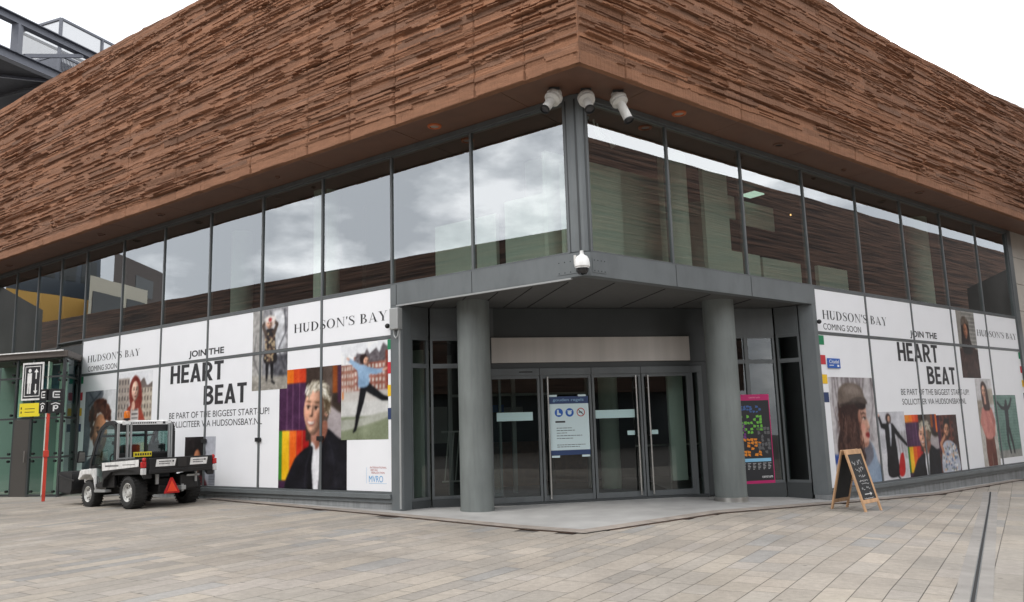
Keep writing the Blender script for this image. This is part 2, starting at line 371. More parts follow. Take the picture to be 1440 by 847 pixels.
# ------------------------------------------------------------------ the store building
BLD = empty('store_building', CORNER)
tag(BLD, 'corner store with layered brown stone band above a long glazed front and recessed entrance', 'building')
def part(name, mb, m_, M=None, smooth=False, parent=None):
    o = obj(name, mb, m_, None, M, smooth)
    if parent is None: return world_child(o, BLD)
    o.parent = parent; return o

ZH, ZS, ZB = 7.10, 4.42, 3.39           # window head, sill of the upper row, transom of the lower panels
MUL_L = [0.30, 2.385]+[4.47+2.094*i for i in range(7)]+[18.6, 20.15, 21.75, 23.4, 25.0, 26.6]
MUL_R = [0.15]+[2.23+2.298*i for i in range(8)]
MUL_R[-1] = 18.32
def window(M, x0, x1, z0, z1, mats=M_FRAME, bars=(), pane=True, w=0.024, gl=M_GLASS):
    f = MB(); y0, y1 = -0.022, 0.08
    f.box(x0, x0+w, y0, y1, z0, z1); f.box(x1-w, x1, y0, y1, z0, z1)
    f.box(x0+w, x1-w, y0+.004, y1, z0, z0+w*1.2); f.box(x0+w, x1-w, y0+.004, y1, z1-w*1.4, z1)
    for zb in bars: f.box(x0+w, x1-w, y0+.004, y1, zb-w, zb+w)
    o = part('window', f, mats, M)
    if pane:
        zs = [z0]+list(bars)+[z1]
        for a, b in zip(zs[:-1], zs[1:]):
            p = MB(); p.quad(x0+w, x1-w, a+w, b-w, 0.006); part('pane', p, gl, M, parent=o)
    return o
for a, b in zip(MUL_L[:-1], MUL_L[1:]): window(ML, -b, -a, ZS if a < 17.5 else 4.30, ZH)
for a, b in zip(MUL_R[:-1], MUL_R[1:]): window(MR, a, b, ZS, ZH)
ZBL, ZBR = 0.36, 0.03
for a, b in zip(MUL_L[2:8], MUL_L[3:9]): window(ML, -b, -a, ZBL, ZS-.004, bars=(ZB,), pane=False, w=.032)
for a, b in zip(MUL_R[3:8], MUL_R[4:9]): window(MR, a, b, ZBR, ZS-.004, bars=(ZB,), pane=False, w=.032)
# head profile, corner post, sills and plinths
g = MB(); g.box(-26.6, -.3, -.06, .1, ZH, ZH+.09); part('head_frame', g, M_FRAME, ML)
g = MB(); g.box(.15, 18.6, -.06, .1, ZH, ZH+.09); part('head_frame', g, M_FRAME, MR)
pl = [Lp(.30, .03), Lp(.16, .05), Lp(.06, .02), Rp(.0, .0), Rp(.10, .025), Rp(.15, .03), Rp(.15, -.1), Lp(.3, -.1)]
g = MB(); g.prism([(p.x, p.y, ZS) for p in pl], (0, 0, ZH+.09-ZS), 0.006); part('corner_post', g, M_CLAD)
g = MB()
for q in (Lp(.25, .035), Rp(.09, .03), Lp(.07, .03)): g.bar((q.x, q.y, ZS+.01), (q.x, q.y, ZH), .02, .03)
part('post_trim', g, M_FRAMED)
g = MB(); g.box(-17.08, -4.46, -.10, .02, .28, ZBL); g.box(-17.08, -4.46, -.06, .04, .2, .28); part('sill_rail', g, M_CLAD, ML)
g = MB(); g.box(6.83, 18.6, -.10, .02, -.05, ZBR); g.box(6.83, 18.6, -.06, .04, -.13, -.05); part('sill_rail', g, M_CLAD, MR)
g = MB(); g.box(-17.08, -4.35, -.03, .2, -.3, .2); part('plinth', g, M_PLINTH, ML)
g = MB(); g.box(6.75, 18.6, -.03, .2, -.6, -.13); part('plinth', g, M_PLINTH, MR)
g = MB(); g.box(18.32, 18.62, -.06, .1, -.5, 7.19); part('end_post', g, M_FRAME, MR)
g = MB()
for i in range(9):
    for j in range(6): g.box(18.63+j*1.3, 18.63+j*1.3+1.29, -.02, .2, -.5+i*.86, -.5+i*.86+.845)
part('stone_wall', g, M_BEIGE, MR)
g = MB(); g.box(-26.6, -17.1, .02, .2, -.2, 4.30); part('lower_wall', g, M_FRAMED, ML)

# layered stone band: real relief, one sheet per side
def ztop_L(s): return np.interp(s, [-1, 6, 10, 14, 18, 21, 34], [11.45, 11.85, 12.10, 12.27, 12.36, 12.33, 12.3])
def ztop_R(s): return np.interp(s, [-1, 3, 7, 8.6, 11.5, 13, 16, 18.6, 34], [11.3, 11.0, 10.80, 10.71, 10.72, 10.79, 10.83, 11.0, 11.2])
def cladding(pt, offb, s0, s1, ztop, seed, name):
    rg = np.random.default_rng(seed); res = 0.02; zb = 7.17
    ns, nz_ = int((s1-s0)/res)+2, int(5.6/res)
    D = np.full((nz_, ns), .05); T = np.full((nz_, ns), .5); Hh = np.full((nz_, ns), .5)
    S = np.arange(ns)*res; Z = np.arange(nz_)*res
    joints = [0]
    while joints[-1] < s1-s0: joints.append(joints[-1]+rg.choice([1.05, 1.25, 1.25, 1.9, 2.1]))
    def strip(a, b, z0, h, d, t, ragged=.3, tilt=0.0, hue=None, rel=False):
        i0, i1 = max(0, int(a/res)), min(ns, int(b/res)+1); j0, j1 = max(0, int((z0-.08)/res)), min(nz_, int((z0+h+.08)/res)+1)
        if i1-i0 < 2 or j1-j0 < 1: return
        n = i1-i0
        def edge():
            nk = max(2, int(n*res/.34)); e_ = rg.normal(0, ragged*min(h, .10)*.33, nk)
            return e_[np.minimum((np.arange(n)*nk)//n, nk-1)]
        lo, hi = z0+edge(), z0+h+edge()
        zz = Z[j0:j1, None]; ss = S[None, i0:i1]
        sl0, sl1 = rg.normal(0, .5, 2)
        mk = (zz >= lo[None]) & (zz < hi[None]) & (ss > a+np.abs(sl0)*(zz-z0)*.6) & (ss < b-np.abs(sl1)*(z0+h-zz)*.6)
        val = d+tilt*(zz-z0)/max(h, .03)+rg.normal(0, .002, n)[None]
        D[j0:j1, i0:i1] = np.where(mk, np.clip(val+(D[j0:j1, i0:i1] if rel else 0*ss), -.01, .135), D[j0:j1, i0:i1])
        T[j0:j1, i0:i1] = np.where(mk, t, T[j0:j1, i0:i1])
        if hue is not None: Hh[j0:j1, i0:i1] = np.where(mk, hue, Hh[j0:j1, i0:i1])
    z = .20; Ltot = s1-s0
    while z < 5.5:                                                      # beds that run on across the panels
        h = rg.choice([.03, .045, .06, .08, .11, .15], p=[.08, .16, .24, .24, .18, .10]); a = -rg.uniform(0, 2)
        while a < Ltot:
            l = rg.uniform(.7, 4.2); strip(a-.02, a+l+.02, z-.006, h+.012, rg.uniform(.035, .088), .5+rg.normal(0, .075), .22, rg.normal(0, .012), np.clip(rg.normal(.45, .26), 0, 1)); a += l
        z += h
    for _ in range(int(18*Ltot)):                                       # bold ledges, proud of the face, and open bed joints
        l = rg.uniform(.25, 1.8); c = rg.uniform(-.5, Ltot-.1)
        if rg.random() < .72: strip(c, c+l, rg.uniform(.24, 5.4), rg.choice([.022, .03, .045, .06]), rg.uniform(.075, .118), .53+rg.normal(0, .085), .25, rg.normal(0, .008), np.clip(rg.normal(.45, .25), 0, 1))
        else: strip(c, c+l, rg.uniform(.24, 5.4), rg.choice([.014, .02, .026]), rg.uniform(.0, .03), .42+rg.normal(0, .05), .1)
    for _ in range(int(32*Ltot)):                                       # fine laminations
        l = rg.uniform(.3, 2.4); c = rg.uniform(-.5, Ltot-.1)
        strip(c, c+l, rg.uniform(.24, 5.4), rg.choice([.02, .03, .04]), rg.choice([rg.uniform(.016, .034), -rg.uniform(.014, .03)], p=[.6, .4]), .52+rg.normal(0, .09), .15, 0, np.clip(rg.normal(.45, .28), 0, 1), True)
    for a, b in zip(joints[:-1], joints[1:]):
        for q in rg.uniform(.3, 5.2, rg.integers(1, 4)):                # broken, crumbled spots
            c0 = rg.uniform(a, b)
            for _ in range(rg.integers(4, 12)):
                l = rg.uniform(.04, .22); c = c0+rg.normal(0, .22); strip(c, c+l, q+rg.normal(0, .06), rg.uniform(.02, .06), rg.uniform(.015, .11), .48+rg.normal(0, .1), .5, 0, np.clip(rg.normal(.5, .2), 0, 1))
        pt_ = rg.normal(0, .035); i0, i1 = int(a/res), min(ns, int(b/res)); T[:, i0:i1] += pt_
        strip(a, b, 0, .20, .06+rg.normal(0, .004), .60+pt_, .06, 0, .4)
        D[:, max(0, i0):i0+1] -= .022; T[:, max(0, i0):i0+1] -= .1
    zj = 0
    D[:, :2] = .06
    su = [0.0]
    while su[-1] < s1-s0-.05: su.append(su[-1]+0.021+0.0010*su[-1])
    su = np.array(su); si = np.minimum((su/res).astype(int), ns-1)
    nv = 300; vz = np.linspace(0, 1, nv)
    zt = ztop(su+s0)+np.interp(np.arange(len(su)), np.arange(0, len(su), 9), rg.normal(0, .006, len(np.arange(0, len(su), 9))))
    zz = zb+(zt[None]-zb)*vz[:, None]
    zi = np.clip(((zz-zb)/res).astype(int), 0, nz_-1)
    d = D[zi, si[None]]; t = T[zi, si[None]]; hu = np.clip(Hh[zi, si[None]], 0, 1)
    d[-9:] = .055+.25*(d[-9:]-.055); d[0] = -.03; zz[0] = zb; d = np.vstack([d, np.full((1, len(su)), -.4)]); zz = np.vstack([zz, zz[-1:]]); t = np.vstack([t, t[-1:]]); hu = np.vstack([hu, hu[-1:]])
    P0 = np.array(pt(0, 0)); ex = np.array(pt(1, 0))-P0; en = np.array(pt(0, 1))-P0
    ss = np.broadcast_to(su+s0, d.shape)
    co = P0[None, None]+ss[..., None]*ex+(d+offb)[..., None]*en; co[..., 2] = zz
    nr, nc = d.shape; idx = np.arange(nr*nc).reshape(nr, nc)
    f = np.stack([idx[:-1, :-1], idx[:-1, 1:], idx[1:, 1:], idx[1:, :-1]], -1).reshape(-1, 4)
    c1 = np.array([0.250, 0.119, 0.066]); c2 = np.array([0.168, 0.092, 0.060])
    t = np.clip(t, .05, 1.0); colr = (c1*(1-hu[..., None])+c2*hu[..., None])*(0.55+0.9*t[..., None])
    o = grid_obj(name, co.reshape(-1, 3), f, colr.reshape(-1, 3), M_STONE)
    return world_child(o, BLD)
OL, OR_ = 1.0205, 0.9035
cladding(Lp, OL-.06, -.656, 33, ztop_L, 11, 'stone_cladding')
cladding(Rp, OR_-.06, -.81, 33, ztop_R, 23, 'stone_cladding')
FC = Vector((1.17, 11.63, 0))
# soffit boards with open joints
def soffit(pt, off, cuts, sgn):
    g = MB()
    for a, b in zip(cuts[:-1], cuts[1:]):
        a_, b_ = a+.006, b-.006
        q = [pt(a_, off), pt(b_, off), pt(b_, .05), pt(a_, .05)]
        g.prism([(p.x, p.y, 7.195) for p in q], (0, 0, .05))
    return part('soffit', g, M_SOFFIT)
soffit(Lp, OL-.05, [1.0]+[1.0+2.6*i for i in range(1, 13)], 1)
soffit(Rp, OR_-.05, [.9]+[.9+2.6*i for i in range(1, 13)], 1)
g = MB(); q = [FC+(CORNER-FC).normalized()*.06, Rp(.894, OR_-.05), Rp(.894, .05), CORNER, Lp(.994, .05), Lp(.994, OL-.05)]
g.prism([(p.x, p.y, 7.195) for p in q], (0, 0, .05)); part('soffit', g, M_SOFFIT)
M_RING = mat('copper_ring', (0.45, 0.11, 0.03), 0.45); M_LENS = mat('lamp_glass', (0.30, 0.26, 0.22), 0.3)
for pt, s, off, r in ((Lp, 2.86, .48, .13), (Rp, 2.17, .41, .13), (Rp, 5.25, .49, .11), (Rp, 8.04, .38, .06), (Rp, 11.55, .49, .11), (Lp, 12.18, .53, .11), (Lp, 15.26, .51, .11), (Lp, 21.3, .45, .11), (Lp, 7.5, .5, .05)):
    p = pt(s, off, 7.195)
    g = MB(); g.lathe([(r*.62, .0), (r*.72, -.03), (r, -.022), (r*1.04, 0)], p, (0, 0, 1)); lt = part('downlight', g, M_RING if r > .12 else M_SOFFIT, smooth=True)
    g = MB(); g.cyl(p+Vector((0, 0, -.012)), p+Vector((0, 0, .0)), r*.62); part('lens', g, M_LENS if r > .12 else M_JOINT, parent=lt)

# roof and inner shell
far = Vector((CORNER.x, 40, 0))
sh = [Lp(33, -.2), Lp(.6, .3), CORNER, Rp(.6, .3), Rp(33, -.2)]
def poly_slab(name, pts, z0, z1, m_): g = MB(); g.prism([(p.x, p.y, z0) for p in pts], (0, 0, z1-z0)); return part(name, g, m_)
poly_slab('roof', sh+[Vector((30, 48, 0)), Vector((-30, 48, 0))], 10.2, 10.4, M_DECK)
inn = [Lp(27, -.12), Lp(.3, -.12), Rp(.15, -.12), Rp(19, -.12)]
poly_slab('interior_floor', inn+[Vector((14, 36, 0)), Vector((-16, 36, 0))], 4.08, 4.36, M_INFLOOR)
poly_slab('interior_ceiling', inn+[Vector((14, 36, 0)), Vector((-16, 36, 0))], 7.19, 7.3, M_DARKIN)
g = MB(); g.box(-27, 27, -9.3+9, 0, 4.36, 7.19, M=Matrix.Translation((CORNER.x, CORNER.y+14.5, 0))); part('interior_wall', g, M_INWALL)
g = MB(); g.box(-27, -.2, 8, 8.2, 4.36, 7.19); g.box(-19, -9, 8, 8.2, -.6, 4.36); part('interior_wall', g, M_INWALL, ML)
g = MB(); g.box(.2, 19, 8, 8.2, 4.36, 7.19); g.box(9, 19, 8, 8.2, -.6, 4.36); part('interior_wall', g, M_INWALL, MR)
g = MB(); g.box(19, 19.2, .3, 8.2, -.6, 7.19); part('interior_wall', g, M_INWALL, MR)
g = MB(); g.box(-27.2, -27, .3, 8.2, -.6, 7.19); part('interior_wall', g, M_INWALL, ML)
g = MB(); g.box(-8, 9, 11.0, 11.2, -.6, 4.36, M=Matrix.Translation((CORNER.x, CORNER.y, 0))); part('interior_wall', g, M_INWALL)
for M_, x, y in ((MR, 3.95, 1.3), (MR, 7.4, 3.5), (ML, -2.6, 2.6), (ML, -7.6, 1.0), (MR, 14.3, .9), (ML, -12.3, 2.0)):
    g = MB(); p = M_ @ Vector((x, y, 0)); g.cyl((p.x, p.y, 4.36), (p.x, p.y, 7.19), .3, n=32); part('interior_column', g, M_PALE, smooth=True)
def pbox(M_, *a): g = MB(); g.box(*a); return part('partition', g, M_PALE, M_)
pbox(MR, .5, 2.0, 1.0, 1.1, 4.5, 6.35); pbox(MR, .3, 2.3, 1.25, 1.35, 4.36, 6.6); pbox(MR, 2.5, 4.2, 1.9, 2.0, 4.36, 6.9)
pbox(MR, 4.6, 5.45, 1.0, 1.1, 4.36, 7.0); pbox(MR, 5.45, 6.5, 1.0, 1.1, 4.36, 5.25); pbox(MR, 6.9, 8.5, 1.2, 1.3, 4.36, 5.3); pbox(MR, 9.3, 10.7, 1.2, 1.3, 4.36, 5.35)
pbox(MR, 5.6, 6.4, 1.5, 1.55, 6.2, 6.75); pbox(MR, 7.0, 8.3, 1.7, 1.75, 6.2, 6.8)
pbox(ML, -2.3, -1.3, .9, 1.0, 4.36, 5.9); pbox(ML, -4.2, -2.6, 1.0, 1.1, 4.36, 5.75); pbox(ML, -1.4, -.7, 1.4, 1.5, 4.5, 5.6)
g = MB(); p = Vector((15.0, .8, 0)); g.bar((14.0, .9, 4.36), (14.7, .9, 6.0), .22, .05); part('leaning_board', g, M_PALE, MR)
for x, y in ((1.05, .7), (1.25, .8), (1.75, 1.0)):
    g = MB(); g.cyl((x, y, 7.19), (x+.03, y, 7.0), .015, n=8); g.cyl((x+.03, y, 7.02), (x+.1, y-.03, 6.9), .03, .06, n=12); part('spotlight', g, M_WHITE, MR)
g = MB(); g.box(7.1, 7.5, 1.4, 1.8, 6.96, 6.99); part('light_panel', g, M_LAMPC, MR)
g = MB(); g.sph((9.35, 1.5, 6.93), .028); part('lamp_bulb', g, M_LAMP, MR)
g = MB(); g.sph((9.9, 2.2, 6.98), .02); part('lamp_bulb', g, M_LAMP, MR)

# ------------------------------------------------------------------ recessed entrance
D_, E_ = Vector((-.402, 16.174, 0)), Vector((3.714, 17.032, 0)); B1, B2 = Vector((-1.70, 15.903, 0)), Vector((5.819, 17.504, 0))
A1, C2 = Vector((-2.047, 15.568, 0)), Vector((6.258, 17.167, 0))
ZC = 4.0
MD, _ = frame2(D_, E_)                  # door wall; x measured from D_
L0, L1 = Lp(4.40, .06), Rp(6.86, .06)
# spandrel band and canopy soffit
g = MB(); q = [Lp(4.46, .06), Lp(.06, .06), Rp(.06, .06), Rp(6.86, .06), Rp(6.86, -.12), CORNER-nL*.02-nR*.12, Lp(4.46, -.12)]
g.prism([(p.x, p.y, ZC) for p in q], (0, 0, ZS-.012-ZC), .004); part('canopy_band', g, M_CLAD)
for pt, xs in ((Lp, (2.385, 4.3)), (Rp, (2.23, 4.53))):
    g = MB()
    for s in xs:
        p = pt(s, .062); g.box(-.005, .005, -.002, .002, ZC+.005, ZS-.02, M=Matrix.Translation((p.x, p.y, 0)) @ Matrix.Rotation(AL if pt is Lp else AR, 4, 'Z'))
    part('panel_joint', g, M_JOINT)
g = MB(); q = [Lp(4.38, -.125), CORNER-nL*.03-nR*.13, Rp(6.8, -.125), C2, B2+Vector((0, .3, 0)), B1+Vector((0, .3, 0)), A1]
g.prism([(p.x, p.y, ZC+.012) for p in q], (0, 0, .05)); part('canopy_soffit', g, M_CSOFFIT)
g = MB()
dv = Vector((-.05, 1, 0)).normalized()
for i in range(9):
    o_ = Lp(3.9, -.2).lerp(CORNER-nL*.3-nR*.2, (i+.5)/5) if i < 5 else (CORNER-nL*.3-nR*.2).lerp(Rp(6.2, -.2), (i-4.5)/4.5)
    dirn = (Vector((0.274, 16.045, 0))-Vector((.813, 13.755, 0))).normalized()
    t_ = ((E_-D_).normalized()); nn_ = Vector((t_.y, -t_.x, 0)); k = ((D_-o_).dot(nn_))/dirn.dot(nn_)
    if k > .1: g.bar(o_+Vector((0, 0, ZC+.008)), o_+dirn*(k-.05)+Vector((0, 0, ZC+.008)), .011, .012)
part('soffit_joint', g, M_JOINT)
g = MB(); g.bar(Lp(4.3, .05, ZC-.02), Lp(.25, .05, ZC-.02), .045, .03); part('conduit', g, M_GREYB)
# facade end posts flanking the recess
g = MB(); q = [Lp(4.46, .06), Lp(4.24, .06), Lp(4.20, 0.0), A1+Vector((0.02, 0, 0)), A1+Vector((-.1, .1, 0)), Lp(4.46, -.2)]
g.prism([(p.x, p.y, .02) for p in q], (0, 0, ZC-.02), .006); part('end_post', g, M_CLAD)
g = MB(); q = [Rp(6.62, -.22), Rp(6.70, .06), Rp(6.86, .06), Rp(6.86, -.2), C2+Vector((.25, .1, 0)), C2]
g.prism([(p.x, p.y, -.05) for p in q], (0, 0, ZC+.05), .006); part('end_post', g, M_CLAD)
g = MB(); g.prism([(p.x, p.y, -.45) for p in [Rp(6.60, -.2), Rp(6.66, .10), Rp(6.86, .10), Rp(6.86, -.2)]], (0, 0, .4)); part('plinth', g, M_PLINTH)
# side screens: solid head, two-light glazing, dark rail
def screen(P, Q, x0, x1, zr=.2):
    M_, l = frame2(P, Q); x1 = l+x1
    g = MB(); g.box(x0, x1, .0, .12, 3.40, ZC); part('screen_head', g, M_FRAME, M_)
    g = MB(); g.box(x0, x1, -.02, .12, -.35, zr); part('screen_plinth', g, M_FRAMED, M_)
    n = 2 if x1-x0 > 1.3 else 1
    for i in range(n):
        a, b = x0+(x1-x0)*i/n, x0+(x1-x0)*(i+1)/n
        window(M_ @ Matrix.Translation((0, .03, 0)), a, b, zr, 3.40, bars=(2.82,), gl=M_GLASSD, w=.045)
screen(A1, B1, .02, -.02); screen(B1, D_, .02, .12); screen(E_, B2, .75, -.02); screen(B2, C2, .02, -.02)
# door wall
dl = (E_-D_).length
g = MB(); g.box(-.1, 4.95, 0, .14, 3.42, ZC); part('wall_head', g, M_FRAMED, MD)
g = MB(); g.box(-.06, 4.28, -.05, .0, 2.86, 3.38, .004); part('header_panel', g, M_HEADER, MD)
g = MB(); g.box(-.1, 4.95, .0, .14, 2.74, 3.42); g.box(4.28, 4.95, -.04, 0, 2.84, 3.42); part('header_backing', g, M_FRAMED, MD)
g = MB(); g.box(-.1, 4.5, -.06, .1, 2.60, 2.74, .004); part('door_track', g, M_FRAME, MD)
g = MB()
for x in (.93, 2.04, 3.13): g.box(x-.006, x+.006, -.063, -.058, 2.60, 2.74)
g.box(.5, .78, -.07, -.06, 2.655, 2.675); part('track_joint', g, M_JOINT, MD)
M_STK = mat('frosted_strip', (0.42, 0.58, 0.58), 0.6)
doors = [(-.12, .93, False), (.95, 2.03, True), (2.05, 3.13, True), (3.15, 4.22, True)]
for i, (a, b, leaf) in enumerate(doors):
    f = MB(); w = .05
    f.box(a, a+w, -.04, .03, .06, 2.60); f.box(b-w, b, -.04, .03, .06, 2.60); f.box(a+w, b-w, -.035, .03, .06, .17); f.box(a+w, b-w, -.035, .03, 2.53, 2.60)
    dr = part('door', f, M_FRAME, MD)
    g = MB(); g.quad(a+w, b-w, .17, 2.53, 0.0); part('pane', g, M_GLASSD, MD, parent=dr)
    if i in (0, 2):
        g = MB(); g.quad(a+(.14 if i == 0 else .06), b-.16, 1.68, 1.85, -.006); part('frosted_strip', g, M_STK, MD, parent=dr)
    hx = [] if i == 0 else ([1.085] if i == 1 else ([3.0] if i == 2 else [3.27]))
    for x in hx:
        h = MB(); h.cyl((x, -.10, .10), (x, -.10, 2.56), .019, n=14)
        for zz in (.35, 1.3, 2.3): h.cyl((x, -.10, zz), (x, -.035, zz), .012, n=8)
        part('handle', h, M_STEEL, MD, smooth=True, parent=dr)
        if i > 1:
            g = MB(); xs = (x-.21, x-.05) if i == 2 else (x+.05, x+.2); g.quad(*xs, 1.32, 1.41, -.007); part('lock_plate', g, M_STK, MD, parent=dr)
g = MB(); g.box(4.22, 4.30, -.05, .1, .0, 2.74); g.box(4.42, 4.52, -.05, .1, .0, 2.74); part('door_jamb', g, M_FRAME, MD)
g = MB(); g.quad(4.30, 4.42, .06, 2.6, .0); part('pane', g, M_GLASSD, MD)
g = MB(); g.box(4.52, 4.95, .0, .1, 0, 2.74); part('wall_panel', g, M_FRAMED, MD)
g = MB(); g.box(-.12, 4.5, -.07, .1, -.2, .055); part('door_sill', g, M_FRAMED, MD)
# lobby behind the doors
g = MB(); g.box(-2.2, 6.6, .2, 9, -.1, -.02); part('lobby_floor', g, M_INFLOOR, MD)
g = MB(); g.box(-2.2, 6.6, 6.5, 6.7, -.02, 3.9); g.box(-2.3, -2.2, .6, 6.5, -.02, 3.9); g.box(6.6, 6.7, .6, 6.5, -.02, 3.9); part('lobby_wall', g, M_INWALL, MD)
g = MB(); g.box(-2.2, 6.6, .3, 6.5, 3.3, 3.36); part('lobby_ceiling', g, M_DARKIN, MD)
g = MB(); g.box(4.0, 4.35, .6, .7, .3, 2.6); part('partition', g, M_PALE, MD)
g = MB(); g.bar((3.4, 1.2, 1.05), (5.2, 1.2, 1.05), .04)
for x in (3.5, 4.2, 5.0): g.bar((x, 1.2, 0), (x, 1.2, 1.03), .03)
part('railing', g, M_STEEL, MD)
g = MB(); g.sph((.35, 2.6, 2.35), .035); part('lamp_bulb', g, M_LAMP, MD)
M_SPOT = mat('spot_glow', (1.0, .9, .75), .5, emit=7)
for x, y in ((.2, 1.2), (1.3, 2.0), (1.5, 4.2), (2.6, 1.6), (2.5, 3.6), (3.7, 2.6), (3.9, 4.8), (.4, 4.4), (-1.2, 2.5), (5.3, 2.8)):
    g = MB(); g.cyl((x, y, 3.27), (x, y, 3.30), .05, n=14); part('ceiling_spot', g, M_SPOT, MD)
M_SHOPW = mat('shop_wood', (.20, .095, .05), .6, noise=.2); M_SHOPD = mat('shop_dark', (.06, .05, .05), .5)
g = MB(); g.box(2.6, 3.6, 5.4, 5.6, 0, 2.2); part('shop_cabinet', g, M_SHOPW, MD)
g = MB(); g.box(.1, 2.1, 5.0, 5.5, 0, 1.15); part('shop_counter', g, M_SHOPW, MD)
g = MB(); g.box(.95, 1.05, 3.0, 3.1, 0, 3.3); g.box(2.95, 3.05, 3.4, 3.5, 0, 3.3); g.box(-.6, -.5, 3.0, 3.1, 0, 3.3); g.box(-.55, 3.0, 3.02, 3.08, 2.3, 2.36); part('inner_frame', g, M_GREYB, MD)
for x, y, z, w_, h_ in ((.25, 5.9, 1.5, .5, .7), (1.3, 6.1, 1.7, .6, .4), (3.2, 5.3, 1.3, .4, .6), (-1.0, 4.0, 1.2, .5, .9)):
    g = MB(); g.box(x, x+w_, y, y+.03, z, z+h_); part('wall_picture', g, mat('picture_grey', (.38, .37, .35), .6), MD)
for x, y in ((-1.4, 1.8), (3.4, 3.0)):
    g = MB(); g.lathe([(.24, 0), (.24, 3.3)], MD @ Vector((x, y, 0)), (0, 0, 1), 32); part('interior_column', g, M_PALE, smooth=True)
g = MB(); g.box(-.1, .0, 1.55, 1.6, 0, 2.6); g.box(-.1, .0, .9, .95, 0, 2.6); part('inner_door_frame', g, M_STEEL, MD)
g = MB(); g.box(.7, 1.2, 5.3, 5.33, 1.95, 2.15); part('shop_sign', g, M_BLUE, MD)
g = MB()
for i in range(5): g.bar((-1.0+i*.11, .5, .5), (-.9+i*.11, .5, 1.5), .02)
g.bar((-1.05, .5, 1.5), (-.4, .5, 1.5), .03); g.bar((-1.05, .5, .5), (-.4, .5, .5), .03); part('rack', g, M_STEEL, MD)
# round columns
for (x, y, zb) in ((-.77, 15.30, -.06), (4.26, 16.2, -.075)):
    g = MB(); g.lathe([(.317, .0), (.317, 4.06-zb)], (x, y, zb), (0, 0, 1), 48); c_ = part('column', g, M_COLUMN, smooth=True)
    g = MB(); g.lathe([(.30, .03), (.326, .03), (.326, .135), (.317, .135)], (x, y, zb), (0, 0, 1), 48); part('base_ring', g, M_COLUMN if x < 0 else M_STEEL, smooth=True, parent=c_)
# junction box with cables beside the left panels
g = MB(); g.box(-4.36, -4.14, -.20, -.06, 3.50, 3.92, .015); jb = part('junction_box', g, M_GREYB, ML)
g = MB(); g.tube([(-4.30, -.13, 3.5), (-4.29, -.14, 3.38), (-4.24, -.14, 3.33), (-4.19, -.14, 3.38), (-4.18, -.13, 3.5)], .012); g.tube([(-4.2, -.08, 3.5), (-4.2, -.08, .1)], .02); part('cable', g, M_GREYB, ML, parent=jb)
g = MB(); g.sph((-4.52, -.09, 3.6), .05); g.box(-4.55, -4.49, -.09, -.05, 3.57, 3.63); part('sensor', g, M_BLACK, ML)
g = MB(); g.sph((6.88, -.09, 3.62), .05); g.box(6.85, 6.91, -.09, -.05, 3.59, 3.65); part('sensor', g, M_BLACK, MR)
for s in MUL_L[3:8]: g = MB(); g.box(-s-.10, -s+.10, -.045, -.023, 1.40, 1.49); part('mullion_tag', g, M_BLACK, ML)

